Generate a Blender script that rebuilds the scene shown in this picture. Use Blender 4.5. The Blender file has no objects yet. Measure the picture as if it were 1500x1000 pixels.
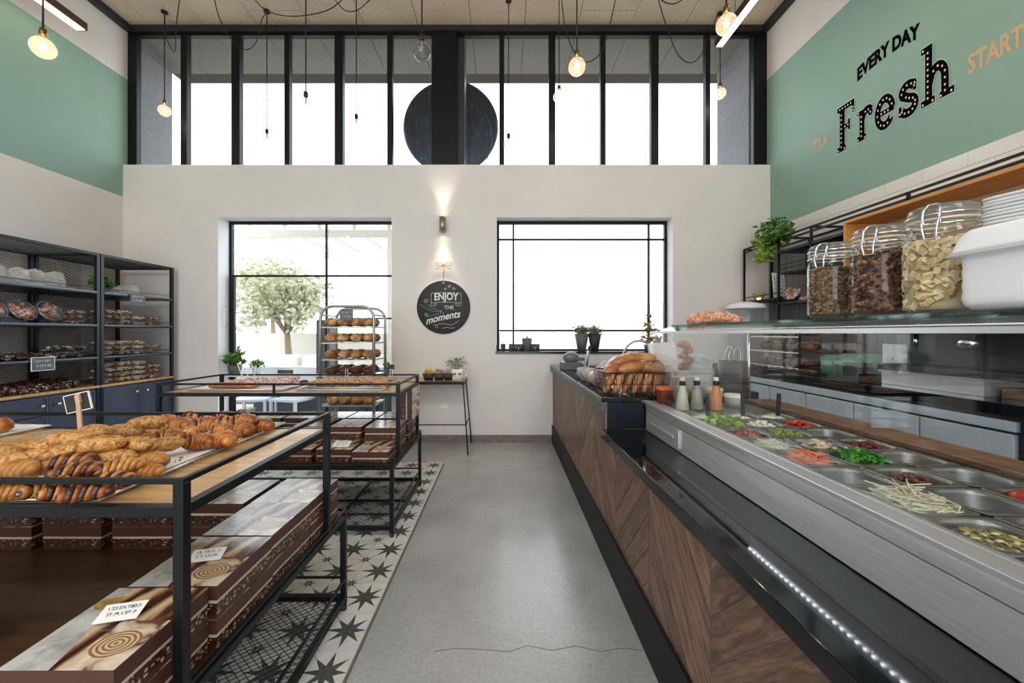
import bpy, bmesh, math, random
from mathutils import Vector, Matrix, noise
R = math.radians
PI = math.pi
rnd = random.Random(7)
sc = bpy.context.scene
COL = sc.collection

# ------------------------------------------------------------------ camera, light, exposure
F = 590.0; EYE = 1.3
cam_d = bpy.data.cameras.new('camera'); cam = bpy.data.objects.new('camera', cam_d); COL.objects.link(cam)
cam.location = (0, 0, EYE); cam.rotation_euler = (R(90), 0, 0)
cam_d.sensor_width = 36; cam_d.lens = F / 1500 * 36
cam_d.shift_x = 13 / 1500; cam_d.shift_y = -12 / 1500
cam_d.clip_start = 0.02; cam_d.clip_end = 200
sc.camera = cam
sc.view_settings.view_transform = 'Standard'; sc.view_settings.look = 'None'
sc.view_settings.gamma = 1; sc.view_settings.use_curve_mapping = False
sc.view_settings.exposure = 0.9
w = bpy.data.worlds.new('sky'); sc.world = w; w.use_nodes = True
bg = w.node_tree.nodes['Background']
bg.inputs[0].default_value = (0.86, 0.93, 1.0, 1); bg.inputs[1].default_value = 2.3
sc.cycles.max_bounces = 10; sc.cycles.diffuse_bounces = 6; sc.cycles.transparent_max_bounces = 24
sc.cycles.glossy_bounces = 4; sc.cycles.sample_clamp_indirect = 6
sc.cycles.caustics_reflective = False; sc.cycles.caustics_refractive = False

def lamp(name, kind, loc, power, color=(1, 1, 1), rot=(0, 0, 0), size=None, parent=None, **kw):
    d = bpy.data.lights.new(name, kind); d.energy = power; d.color = color
    if size:
        d.shape = 'RECTANGLE'; d.size, d.size_y = size
    for k, v in kw.items(): setattr(d, k, v)
    o = bpy.data.objects.new(name, d); COL.objects.link(o); o.location = loc; o.rotation_euler = rot
    if parent: o.parent = parent
    return o

# ------------------------------------------------------------------ helpers
def hexc(h):
    h = h.lstrip('#'); c = [int(h[i:i + 2], 16) / 255 for i in (0, 2, 4)]
    return tuple((x / 12.92 if x <= 0.04045 else ((x + 0.055) / 1.055) ** 2.4) for x in c) + (1,)

class NT:
    """small node-tree writer"""
    def __init__(s, m):
        m.use_nodes = True; s.t = m.node_tree; s.b = s.t.nodes['Principled BSDF']
    def n(s, typ, ins=None, **kw):
        nd = s.t.nodes.new(typ)
        for k, v in kw.items(): setattr(nd, k, v)
        for k, v in (ins or {}).items():
            if hasattr(v, 'node'): s.t.links.new(v, nd.inputs[k])
            else: nd.inputs[k].default_value = v
        return nd
    def set(s, k, v):
        if hasattr(v, 'node'): s.t.links.new(v, s.b.inputs[k])
        else: s.b.inputs[k].default_value = v
    def coord(s, kind='Object', scale=(1, 1, 1), rot=(0, 0, 0), loc=(0, 0, 0)):
        tc = s.n('ShaderNodeTexCoord')
        return s.n('ShaderNodeMapping', {'Vector': tc.outputs[kind], 'Scale': scale, 'Rotation': rot, 'Location': loc}).outputs[0]
    def noise(s, vec, scale=5, detail=3, rough=0.5, dist=0):
        return s.n('ShaderNodeTexNoise', {'Vector': vec, 'Scale': scale, 'Detail': detail, 'Roughness': rough, 'Distortion': dist}).outputs['Fac']
    def ramp(s, fac, stops, interp='LINEAR'):
        nd = s.n('ShaderNodeValToRGB', {'Fac': fac}); e = nd.color_ramp.elements; nd.color_ramp.interpolation = interp
        while len(e) < len(stops): e.new(0.5)
        for el, (p, c) in zip(e, stops): el.position = p; el.color = hexc(c) if isinstance(c, str) else c
        return nd.outputs[0]
    def mix(s, f, a, b, mode='MIX'):
        nd = s.n('ShaderNodeMix', data_type='RGBA', blend_type=mode)
        for k, v in ((0, f), (6, a), (7, b)):
            if hasattr(v, 'node'): s.t.links.new(v, nd.inputs[k])
            else: nd.inputs[k].default_value = v
        return nd.outputs[2]
    def math(s, op, a, b=0.0):
        return s.n('ShaderNodeMath', {0: a, 1: b}, operation=op).outputs[0]
    def bump(s, h, strength=0.3, dist=0.01):
        s.set('Normal', s.n('ShaderNodeBump', {'Height': h, 'Strength': strength, 'Distance': dist}).outputs[0])

def mat(name, color, rough=0.5, metal=0.0, spec=0.5, **kw):
    m = bpy.data.materials.new(name); t = NT(m)
    t.set('Base Color', hexc(color) if isinstance(color, str) else color)
    t.set('Roughness', rough); t.set('Metallic', metal); t.set('Specular IOR Level', spec)
    for k, v in kw.items(): t.set(k.replace('_', ' '), v)
    return m
def speck(name, stops, scale=40, rough=0.6, bump=0.2, dist=0.003, detail=4, metal=0, sc3=(1, 1, 1), rnd_amt=0.0, spec=.5, rot=(0, 0, 0), distortion=0, nrough=.6):
    """noise-coloured material; rnd_amt shifts value per object"""
    m = bpy.data.materials.new(name); t = NT(m)
    v = t.coord(scale=sc3, rot=rot)
    if rnd_amt:
        oi = t.n('ShaderNodeObjectInfo')
        v = t.n('ShaderNodeVectorMath', {0: v, 1: t.n('ShaderNodeCombineXYZ', {0: t.math('MULTIPLY', oi.outputs['Random'], 37.0), 1: t.math('MULTIPLY', oi.outputs['Random'], 11.0)}).outputs[0]}, operation='ADD').outputs[0]
    f = t.noise(v, scale, detail, nrough, distortion)
    c = t.ramp(f, stops)
    if rnd_amt:
        hs = t.n('ShaderNodeHueSaturation', {'Color': c, 'Value': t.math('ADD', t.math('MULTIPLY', oi.outputs['Random'], rnd_amt), 1 - rnd_amt / 2)})
        c = hs.outputs[0]
    t.set('Base Color', c); t.set('Roughness', rough); t.set('Metallic', metal); t.set('Specular IOR Level', spec)
    if bump: t.bump(f, bump, dist)
    return m
def glassmat(name, tint=(1, 1, 1, 1), ior=1.45, rough=0.0, body=None, body_f=0.0):
    m = bpy.data.materials.new(name); m.use_nodes = True; t = m.node_tree; t.nodes.clear()
    o = t.nodes.new('ShaderNodeOutputMaterial'); tr = t.nodes.new('ShaderNodeBsdfTransparent'); g = t.nodes.new('ShaderNodeBsdfGlossy')
    fr = t.nodes.new('ShaderNodeFresnel'); mx = t.nodes.new('ShaderNodeMixShader')
    tr.inputs[0].default_value = tint; g.inputs['Roughness'].default_value = rough; fr.inputs[0].default_value = ior
    t.nodes.remove(fr); lw = t.nodes.new('ShaderNodeLayerWeight'); pw = t.nodes.new('ShaderNodeMath'); pw.operation = 'POWER'; pw.inputs[1].default_value = 5
    mr = t.nodes.new('ShaderNodeMath'); mr.operation = 'MULTIPLY_ADD'; f0 = ((ior - 1) / (ior + 1)) ** 2; mr.inputs[1].default_value = 1 - f0; mr.inputs[2].default_value = f0
    t.links.new(lw.outputs['Facing'], pw.inputs[0]); t.links.new(pw.outputs[0], mr.inputs[0])
    t.links.new(mr.outputs[0], mx.inputs[0]); t.links.new(tr.outputs[0], mx.inputs[1]); t.links.new(g.outputs[0], mx.inputs[2])
    last = mx.outputs[0]
    if body:
        d = t.nodes.new('ShaderNodeBsdfTranslucent'); d.inputs[0].default_value = hexc(body)
        d2 = t.nodes.new('ShaderNodeBsdfDiffuse'); d2.inputs[0].default_value = hexc(body)
        ma = t.nodes.new('ShaderNodeMixShader'); t.links.new(d.outputs[0], ma.inputs[1]); t.links.new(d2.outputs[0], ma.inputs[2])
        mb_ = t.nodes.new('ShaderNodeMixShader'); mb_.inputs[0].default_value = body_f
        t.links.new(last, mb_.inputs[1]); t.links.new(ma.outputs[0], mb_.inputs[2]); last = mb_.outputs[0]
    t.links.new(last, o.inputs[0])
    return m

class MB:
    def __init__(s): s.v = []; s.f = []; s.m = []; s.sm = []
    def add(s, vs, fs, m=0, smooth=False):
        k = len(s.v); s.v += [tuple(v) for v in vs]
        for f in fs: s.f.append(tuple(i + k for i in f)); s.m.append(m); s.sm.append(smooth)
        return s
    def box(s, x0, x1, y0, y1, z0, z1, m=0, mt=None, M=None):
        vs = [(x, y, z) for z in (z0, z1) for y in (y0, y1) for x in (x0, x1)]
        if M: vs = [M @ Vector(v) for v in vs]
        fs = [(0, 2, 3, 1), (0, 1, 5, 4), (1, 3, 7, 5), (3, 2, 6, 7), (2, 0, 4, 6)]
        s.add(vs, fs, m); k = len(s.v) - 8
        s.f.append((k + 4, k + 5, k + 7, k + 6)); s.m.append(m if mt is None else mt); s.sm.append(False)
        return s
    def cbox(s, c, d, m=0, M=None):
        return s.box(c[0] - d[0] / 2, c[0] + d[0] / 2, c[1] - d[1] / 2, c[1] + d[1] / 2, c[2] - d[2] / 2, c[2] + d[2] / 2, m, M=M)
    def tube(s, pts, r, n=8, m=0, closed=False, cap=True, flat=1.0):
        pts = [Vector(p) for p in pts]; N = len(pts); rs = r if isinstance(r, (list, tuple)) else [r] * N
        up = None; rings = []
        for i, p in enumerate(pts):
            a = pts[(i - 1) % N] if (closed or i > 0) else p; b = pts[(i + 1) % N] if (closed or i < N - 1) else p
            t = (b - a).normalized() if (b - a).length > 1e-9 else Vector((0, 0, 1))
            if up is None:
                up = Vector((0, 0, 1)) if abs(t.z) < 0.9 else Vector((0, 1, 0))
            u = t.cross(up)
            if u.length < 1e-6: u = t.orthogonal()
            u.normalize(); up = u.cross(t).normalized()
            rings.append([p + (u * math.cos(2 * PI * (j + .5) / n) + up * (flat * math.sin(2 * PI * (j + .5) / n))) * rs[i] for j in range(n)])
        vs = [v for rg in rings for v in rg]; fs = []
        for i in range(N if closed else N - 1):
            for j in range(n):
                a = i * n; b = ((i + 1) % N) * n; k = (j + 1) % n
                fs.append((a + j, b + j, b + k, a + k))
        s.add(vs, fs, m, n > 4)
        if cap and not closed:
            s.add(rings[0], [tuple(range(n))], m); s.add(rings[-1], [tuple(reversed(range(n)))], m)
        return s
    def bar(s, a, b, t, m=0):
        return s.tube([a, b], t * 0.7071, 4, m)
    def lathe(s, prof, n=20, c=(0, 0, 0), m=0, M=None, smooth=True, band=None):
        vs = []; fs = []
        for r, z in prof:
            for j in range(n):
                a = 2 * PI * j / n; v = Vector((c[0] + r * math.cos(a), c[1] + r * math.sin(a), c[2] + z)); vs.append(M @ v if M else v)
        k = len(s.v); s.v += [tuple(v) for v in vs]
        for i in range(len(prof) - 1):
            for j in range(n):
                q = (j + 1) % n
                s.f.append((k + i * n + j, k + i * n + q, k + (i + 1) * n + q, k + (i + 1) * n + j)); s.m.append(band[i] if band else m); s.sm.append(smooth)
        return s
    def loops(s, rings, m=0, smooth=True, cap0=False, cap1=True):
        n = len(rings[0]); k = len(s.v)
        for rg in rings: s.v += [tuple(p) for p in rg]
        for i in range(len(rings) - 1):
            for j in range(n):
                q = (j + 1) % n; s.f.append((k + i * n + j, k + i * n + q, k + (i + 1) * n + q, k + (i + 1) * n + j)); s.m.append(m); s.sm.append(smooth)
        if cap0: s.f.append(tuple(k + j for j in reversed(range(n)))); s.m.append(m); s.sm.append(False)
        if cap1: s.f.append(tuple(k + (len(rings) - 1) * n + j for j in range(n))); s.m.append(m); s.sm.append(False)
        return s
    def prism(s, poly, axis, a, b, m=0):
        """poly 2-D points extruded along axis ('x','y','z') from a to b"""
        def P(p, t): return {'x': (t, p[0], p[1]), 'y': (p[0], t, p[1]), 'z': (p[0], p[1], t)}[axis]
        n = len(poly); vs = [P(p, a) for p in poly] + [P(p, b) for p in poly]
        fs = [tuple(range(n)), tuple(reversed(range(n, 2 * n)))] + [(i, i + n, (i + 1) % n + n, (i + 1) % n) for i in range(n)]
        return s.add(vs, fs, m)
    def ball(s, c, r, n=8, m=0, sq=(1, 1, 1), jit=0, seed=0, M=None, smooth=True):
        vs = []; fs = []; h = n // 2 + 1
        for i in range(h + 1):
            th = PI * i / h
            for j in range(n):
                a = 2 * PI * j / n; d = Vector((math.sin(th) * math.cos(a), math.sin(th) * math.sin(a), math.cos(th)))
                k = 1 + (jit * noise.noise(d * 2.3 + Vector((seed * 3.1, seed, 0))) if jit else 0)
                p = Vector((d.x * sq[0], d.y * sq[1], d.z * sq[2])) * (r * k)
                if M: p = M @ p
                vs.append(Vector(c) + p)
        for i in range(h):
            for j in range(n):
                q = (j + 1) % n; fs.append((i * n + j, (i + 1) * n + j, (i + 1) * n + q, i * n + q))
        return s.add(vs, fs, m, smooth)
    def mesh(s, name, mats):
        me = bpy.data.meshes.new(name); me.from_pydata(s.v, [], s.f)
        for mm in (mats if isinstance(mats, (list, tuple)) else [mats]): me.materials.append(mm)
        me.polygons.foreach_set('material_index', s.m); me.polygons.foreach_set('use_smooth', s.sm)
        me.validate(); me.update()
        return me
    def build(s, name, mats, parent=None, loc=None, rot=None, kind=None, bevel=0, recalc=True):
        me = s.mesh(name, mats)
        if recalc:
            bm = bmesh.new(); bm.from_mesh(me); bmesh.ops.remove_doubles(bm, verts=bm.verts, dist=1e-6)
            bmesh.ops.recalc_face_normals(bm, faces=bm.faces); bm.to_mesh(me); bm.free()
        return place(me, name, parent, loc, rot, kind, bevel)
def place(me, name, parent=None, loc=None, rot=None, kind=None, bevel=0):
    o = bpy.data.objects.new(name, me); COL.objects.link(o)
    if parent: o.parent = parent
    if loc is not None: o.location = loc
    if rot is not None: o.rotation_euler = rot
    if kind: o['kind'] = kind
    if bevel:
        b = o.modifiers.new('bevel', 'BEVEL'); b.width = bevel; b.segments = 2; b.limit_method = 'ANGLE'
    return o
def tag(o, label, cat, group=None, kind=None):
    o['label'] = label; o['category'] = cat
    if group: o['group'] = group
    if kind: o['kind'] = kind
    return o
def thing(name, label, cat, loc=(0, 0, 0), rz=0, group=None):
    o = bpy.data.objects.new(name, None); COL.objects.link(o); o.empty_display_size = 0.1
    o.location = loc; o.rotation_euler = (0, 0, rz) if not isinstance(rz, tuple) else rz
    return tag(o, label, cat, group)
def structure(name): 
    o = bpy.data.objects.new(name, None); COL.objects.link(o); o['kind'] = 'structure'; return o
def kids(o): return [c for c in KIDS.get(o.name, [])]
def dup(root, loc, rz=None, label=None, group=None, scale=None):
    def cp(o, par):
        c = o.copy(); COL.objects.link(c)
        if par is not None: c.parent = par
        for ch in list(o.children): cp(ch, c)
        return c
    r = cp(root, None); r.location = loc
    if rz is not None: r.rotation_euler = rz if isinstance(rz, tuple) else (0, 0, rz)
    if label: r['label'] = label
    if group: r['group'] = group
    if scale: r.scale = (scale,) * 3 if not isinstance(scale, tuple) else scale
    return r
ORD = ['first', 'second', 'third', 'fourth', 'fifth', 'sixth', 'seventh', 'eighth', 'ninth', 'tenth', 'eleventh', 'twelfth', 'thirteenth', 'fourteenth', 'fifteenth', 'sixteenth', 'seventeenth', 'eighteenth']
def at(px, py, z):
    """measured point of the photograph on the horizontal plane of height z"""
    Y = (EYE - z) * F / (py - 488.0); return ((px - 737) / F * Y, Y, z)
def text(name, body, size, m, parent=None, loc=(0, 0, 0), rot=(R(90), 0, 0), depth=0.001, align='CENTER', bold=0.0, warp=None, kind=None, sx=1.0):
    c = bpy.data.curves.new(name, 'FONT'); c.body = body; c.size = size; c.align_x = align; c.align_y = 'CENTER'; c.extrude = depth; c.offset = bold
    c.resolution_u = 3
    o = bpy.data.objects.new(name, c); COL.objects.link(o)
    me = bpy.data.meshes.new_from_object(o.evaluated_get(bpy.context.evaluated_depsgraph_get())); bpy.data.objects.remove(o); bpy.data.curves.remove(c)
    me.name = name; me.materials.clear(); me.materials.append(m)
    for v in me.vertices:
        v.co.x *= sx
        if warp: v.co.x, v.co.y = warp(v.co.x, v.co.y)
    return place(me, name, parent, loc, rot, kind)
WALLR = Matrix(((0, 0, -1), (-1, 0, 0), (0, 1, 0))).to_euler()    # right wall: x' -> -Y, y' -> Z, z' -> -X
def mesh_panel(mb, u0, u1, v0, v1, P, pu, pv, t, m=0):
    """expanded-metal lattice: zigzag strands in the u,v plane mapped by P"""
    n = max(1, int((v1 - v0) / pv)); k = max(2, int((u1 - u0) / (pu / 2)))
    du = (u1 - u0) / k; dv = (v1 - v0) / n
    for i in range(n):
        v = v0 + dv * (i + .5)
        for j in range(k):
            s_ = 1 if (j + i) % 2 == 0 else -1
            a = P(u0 + j * du, v - s_ * dv / 2); b = P(u0 + (j + 1) * du, v + s_ * dv / 2)
            mb.tube([a, b], t, 3, m, cap=False)
def rrect(w, d, r, z, cx=0, cy=0, n=5):
    out = []
    for (sx, sy, a0) in ((1, 1, 0), (-1, 1, 90), (-1, -1, 180), (1, -1, 270)):
        for i in range(n):
            a = R(a0 + 90 * i / (n - 1)); out.append((cx + sx * (w / 2 - r) + r * math.cos(a), cy + sy * (d / 2 - r) + r * math.sin(a), z))
    return out
# ------------------------------------------------------------------ materials
WHITE = speck('wall_paint', [(0.3, '#dcd6d1'), (0.7, '#e2dcd7')], 3, 0.75, 0.05, 0.002, 6)
REVEAL = mat('window_reveal_paint', '#f2f2f4', 0.6)
GREEN = speck('green_paint', [(0.3, '#86a797'), (0.7, '#8dae9e')], 2, 0.7, 0.04, 0.002, 6)
BLACKM = mat('black_steel', '#0a0b0e', 0.4, 0.0, .3)
FRAME = mat('window_black', '#080a0e', 0.45, 0.0, .3)
STEELBLUE = mat('shelf_steel', '#3a4250', 0.38, 0.55)
NAVY = speck('navy_cabinet_paint', [(0.3, '#333e50'), (0.7, '#3b465a')], 4, 0.45, 0.03, 0.001)
NAVYD = mat('navy_end_panel', '#060b18', 0.35, 0.0, .25)
GRANITE = speck('black_granite', [(0.45, '#05070c'), (0.8, '#0d1118')], 260, 0.07, 0.0, spec=0.35)
DARKSTRIP = speck('dark_brushed_steel', [(0.3, '#16191e'), (0.7, '#23272e')], 180, 0.34, 0.05, 0.0005, metal=0.35)
EDGE = mat('counter_edge_band', '#4c4641', 0.4)
PLINTH = mat('black_plinth', '#0f1012', 0.55, 0, .3)
STEEL = speck('brushed_steel', [(0.3, '#cdcdcb'), (0.7, '#e2e2e0')], 30, 0.28, 0.05, 0.0005, metal=.6, sc3=(6, .2, 6))
PANM = mat('pan_steel', '#8f8e89', 0.36, .85)
RIM = mat('polished_steel', '#e6e7ea', 0.3, .75)
CHROME = mat('chrome', '#d6d6d8', 0.12, 1.0)
CONC = bpy.data.materials.new('polished_concrete'); t = NT(CONC); v = t.coord()
a = t.noise(v, 1.6, 6, .65, .3); b = t.noise(v, 60, 3, .7)
c = t.mix(0.24, t.ramp(a, [(0.3, '#8f8e8c'), (0.5, '#a3a2a0'), (0.7, '#b1b0ad')]), t.ramp(b, [(0.32, '#6f6d6a'), (0.5, '#a9a8a5'), (0.7, '#bdbbb7')]))
t.set('Base Color', c); t.set('Roughness', t.n('ShaderNodeMapRange', {0: a, 1: .3, 2: .7, 3: .17, 4: .28}).outputs[0]); t.bump(b, .08, .002)
WOOL = bpy.data.materials.new('wood_wool_board'); t = NT(WOOL); v = t.coord()
b = t.noise(v, 75, 3, .75, 1.5); a = t.noise(v, 2, 2)
t.set('Base Color', t.mix(.25, t.ramp(b, [(0.3, '#6f6153'), (0.45, '#bca992'), (0.62, '#dccdb9')]), t.ramp(a, [(.3, '#b5a38f'), (.7, '#d6c6b2')]))); t.set('Roughness', .95); t.bump(b, .6, .004)
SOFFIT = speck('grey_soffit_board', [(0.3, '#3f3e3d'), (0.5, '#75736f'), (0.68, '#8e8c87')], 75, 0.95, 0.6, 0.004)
STUCCO = speck('grey_stucco', [(0.35, '#5c5c5e'), (0.6, '#85858a')], 90, 0.9, 0.6, 0.004)
OAK = speck('oak_board', [(0.3, '#a97d4c'), (0.5, '#c39a66'), (0.7, '#cfa878')], 4, 0.27, 0.1, 0.001, 6, sc3=(1, 8, 8), rnd_amt=.06, distortion=.8)
OAKX = speck('oak_box_wood', [(0.3, '#b9772f'), (0.5, '#c98a43'), (0.7, '#d69a55')], 3, 0.45, 0.1, 0.001, 6, sc3=(9, 1, 9), distortion=1)
OAKP = speck('pale_oak', [(0.35, '#b79a77'), (0.5, '#c9ae8c'), (0.65, '#a98a66')], 2.2, 0.5, 0.1, 0.001, 6, sc3=(6, 1, 5), distortion=2.5)
PREP = speck('prep_board_wood', [(0.3, '#4b3223'), (0.5, '#7d5b44'), (0.7, '#9a785d')], 5, 0.35, 0.1, 0.001, 6, sc3=(14, 1, 14), distortion=1)
PLANK = speck('wood_look_plank', [(0.25, '#35221a'), (0.42, '#5c4233'), (0.55, '#785a47'), (0.72, '#937661')], 3.0, 0.42, 0.25, 0.001, 7, sc3=(1.4, 11, 11), rnd_amt=.55, distortion=1.6)
GROUT = mat('grout', '#8b8078', 0.9)
TILEW = mat('white_tile', '#e4e1dc', 0.18)
TILEJ = mat('tile_grout', '#b8b5b0', 0.8)
BOARDG = speck('grey_board', [(0.3, '#6c6a6c'), (0.7, '#838083')], 5, 0.6, 0.1, 0.001, sc3=(10, 10, 1), rnd_amt=.1)
CEMENT = speck('cement_tile', [(0.3, '#c9c6c0'), (0.7, '#d8d5cf')], 12, 0.5, 0.05, 0.0006, rnd_amt=.1)
STAR = speck('tile_star_print', [(0.35, '#3c3c3c'), (0.7, '#595957')], 60, 0.5, 0)
STARL = mat('tile_line_print', '#8b8984', 0.5)
GLASS = glassmat('clear_glass', (0.97, 0.98, 0.98, 1), 1.6)
GLASSW = glassmat('window_glass', (0.97, 0.98, 0.98, 1))
PLASTIC = glassmat('clear_plastic', (0.93, 0.94, 0.95, 1), 1.5, 0.12, '#e8eaee', 0.05)
BAG = glassmat('plastic_bag', (0.95, 0.96, 0.97, 1), 1.6, 0.2, '#e9ecf0', 0.35)
JARG = glassmat('jar_glass', (0.93, 0.96, 0.95, 1), 1.5, 0.02)
GREENGL = glassmat('glass_edge', (0.55, 0.72, 0.68, 1), 1.6, 0.05)
WHITEP = mat('white_plastic', '#ececee', 0.45)
PAPER = mat('baking_paper', '#e6e1dd', 0.7)
CARDW = mat('white_card', '#eceae6', 0.7)
INK = mat('ink', '#161616', 0.7)
CHALK = mat('chalk', '#e6e4de', 0.8)
SLATE = speck('slate_board', [(0.3, '#1d1d1f'), (0.7, '#29292c')], 14, 0.6, 0)
SLATEG = speck('grey_slate_card', [(0.3, '#4a515b'), (0.7, '#646c77')], 14, 0.5, 0)
BRASS = mat('brass', '#8a6534', 0.3, 1.0)
DBRASS = mat('dark_socket', '#3d3227', 0.4, .7)
CORD = mat('cord', '#17130f', 0.7)
LEAF = speck('leaf_green', [(0.35, '#2c5220'), (0.6, '#5e8a35')], 30, 0.5, 0)
LEAFP = speck('grey_leaf', [(0.35, '#5c6a4f'), (0.6, '#8a9474')], 30, 0.6, 0)
LEAFB = speck('bright_leaf', [(0.35, '#56801d'), (0.6, '#a3c24a')], 30, 0.5, 0)
SOIL = mat('soil', '#2a1d14', 0.95)
POTB = mat('black_pot', '#1b1d24', 0.5)
POTG = mat('grey_pot', '#5b5e60', 0.6)
MINT = mat('mint_pot', '#b9d3c6', 0.5)
def emis(name, color, s):
    m = bpy.data.materials.new(name); t = NT(m); t.set('Base Color', (0, 0, 0, 1)); t.set('Emission Color', hexc(color)); t.set('Emission Strength', s); return m
LEDW = emis('led_warm', '#ffe2b8', 9)
FILA = emis('filament', '#ffb870', 22)
FILC = mat('cold_filament', '#8d7b5d', 0.4, .6)

# ------------------------------------------------------------------ the room
XL, XR, YW, ZC, ZS = -4.54, 3.19, 4.81, 5.0, 3.313
def struct(mb, name, mats, **kw):
    return mb.build(name, mats, kind='structure', **kw)
fl = MB().box(XL, XR, -4, YW, -.1, 0); fl_o = struct(fl, 'floor', [CONC])
# the thin crack in the concrete
pts = [(-.28, 1.65), (-.2, 1.668), (-.1, 1.655), (-.04, 1.66), (.03, 1.645), (.1, 1.68), (.2, 1.66), (.3, 1.675), (.4, 1.655), (.5, 1.665), (.57, 1.66)]
mb = MB(); mb.tube([(x, y + .02 * (rnd.random() - .5), .0004) for x, y in pts], .0014, 4, flat=.3); mb.build('crack', [mat('crack_dark', '#4a4845', .9)], fl_o)
# patterned cement tiles
TS = .2195; X0 = -.5665; Y0 = 1.645
def star(R1, R2, n, z, cx, cy, rot=0, a0=0, a1=360):
    out = []
    for i in range(2 * n):
        a = R(rot + 180 * i / n); r = R1 if i % 2 == 0 else R2; out.append((cx + r * math.cos(a), cy + r * math.sin(a), z))
    return out
def tile_mesh(x0=0.0, x1=TS):
    g = .0012; mb = MB(); mb.box(x0 + g, x1 - g, g, TS - g, -.012, 0, 0)
    c = (TS / 2, TS / 2)
    pts = []
    for i in range(16):
        a = R(22.5 * i); r = (TS * .47 if i % 4 == 0 else TS * .43) if i % 2 == 0 else TS * .155
        pts.append((min(c[0] + r * math.cos(a), x1 - g), c[1] + r * math.sin(a), .0004))
    for i in range(16): mb.add([(c[0], c[1], .0004), pts[i], pts[(i + 1) % 16]], [(0, 1, 2)], 1)
    for sx, sy in ((0, 0), (1, 0), (0, 1), (1, 1)):
        ox, oy = sx * TS, sy * TS
        if ox < x0 - .01 or ox > x1 + .01: continue
        dx, dy = (1 if sx == 0 else -1), (1 if sy == 0 else -1); r1, r2 = TS * .17, TS * .07
        q = [(r1, 0), (r2 * math.cos(R(22.5)), r2 * math.sin(R(22.5))), (r1 * .72, r1 * .72), (r2 * math.sin(R(22.5)), r2 * math.cos(R(22.5))), (0, r1)]
        for a_, b_ in zip(q, q[1:]):
            mb.add([(ox + dx * g, oy + dy * g, .0004), (ox + dx * max(a_[0], g), oy + dy * max(a_[1], g), .0004), (ox + dx * max(b_[0], g), oy + dy * max(b_[1], g), .0004)], [(0, 1, 2)], 1)
        a_ = (ox + dx * r1 * .7, oy + dy * r1 * .7); b_ = (c[0] - dx * TS * .3, c[1] - dy * TS * .3); w_ = .0012
        mb.add([(a_[0] - w_, a_[1] + w_ * dx * dy, .0003), (b_[0] - w_, b_[1] + w_ * dx * dy, .0003), (b_[0] + w_, b_[1] - w_ * dx * dy, .0003), (a_[0] + w_, a_[1] - w_ * dx * dy, .0003)], [(0, 1, 2, 3)], 2)
    return mb.mesh('tile', [CEMENT, STAR, STARL])
tf = MB().box(X0 - TS * 15, -.594, 1.2, 3.998, -.004, .003); tf_o = struct(tf, 'floor_tiled_strip', [TILEJ])
full = tile_mesh(); cut = tile_mesh(0, TS - .028)
for i in range(15):
    for j in range(-2, 11):
        y = Y0 + j * TS
        if y + TS > 4.1: continue
        x = X0 - TS * (i + 1)
        if (x - 0) / max(y + TS, .1) < -1.45: continue
        place(cut if i == 0 else full, 'tile', tf_o, (x, y, .0125 - .006))
mb = MB(); mb.box(-.595, -.585, 1.2, 4.0, 0, .009); mb.build('edge_strip', [mat('edge_joint', '#6a6762', .7)], tf_o)
# walls
mb = MB()
mb.box(XL - .2, XL, -4, 5.0, 0, 2.93, 0); mb.box(XL - .2, XL, -4, 5.0, 2.93, 4.36, 1); mb.box(XL - .2, XL, -4, 5.0, 4.36, ZC + .1, 0)
struct(mb, 'wall_left', [WHITE, GREEN])
mb = MB()
mb.box(XR, XR + .2, -4, 5.0, 0, 2.54, 0); mb.box(XR, XR + .2, -4, 5.0, 2.54, 4.36, 1); mb.box(XR, XR + .2, -4, 5.0, 4.36, ZC + .1, 0)
wr = struct(mb, 'wall_right', [WHITE, GREEN])
W1 = (-3.407, -1.328, 0.0, 2.694); W2 = (-.082, 2.03, 1.07, 2.69)
mb = MB()
xs = [XL, W1[0], W1[1], W2[0], W2[1], XR]
mb.box(xs[0], xs[1], YW, 5.06, 0, ZS); mb.box(xs[2], xs[3], YW, 5.06, 0, ZS); mb.box(xs[4], xs[5], YW, 5.06, 0, ZS)
mb.box(xs[1], xs[2], YW, 5.06, W1[3], ZS); mb.box(xs[3], xs[4], YW, 5.06, W2[3], ZS); mb.box(xs[3], xs[4], YW, 5.06, 0, W2[2])
wb = struct(mb, 'wall_back', [WHITE])
# far side of the shop, behind the photographer: wide open shop front
mb = MB(); mb.box(XL - .2, -3.4, -4.2, -4, 0, ZC); mb.box(2.2, XR + .2, -4.2, -4, 0, ZC); mb.box(-3.4, 2.2, -4.2, -4, 3.6, ZC); struct(mb, 'wall_front', [WHITE])
for s_, x0_, x1_ in (('left', XL, W1[0]), ('middle', W1[1], .583)):
    mb = MB().box(x0_, x1_, YW - .014, YW, 0, .088); struct(mb, 'baseboard_' + s_, [speck('stone_skirting', [(0.3, '#6b5f58'), (0.7, '#857a72')], 20, .5, .05)])
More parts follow.
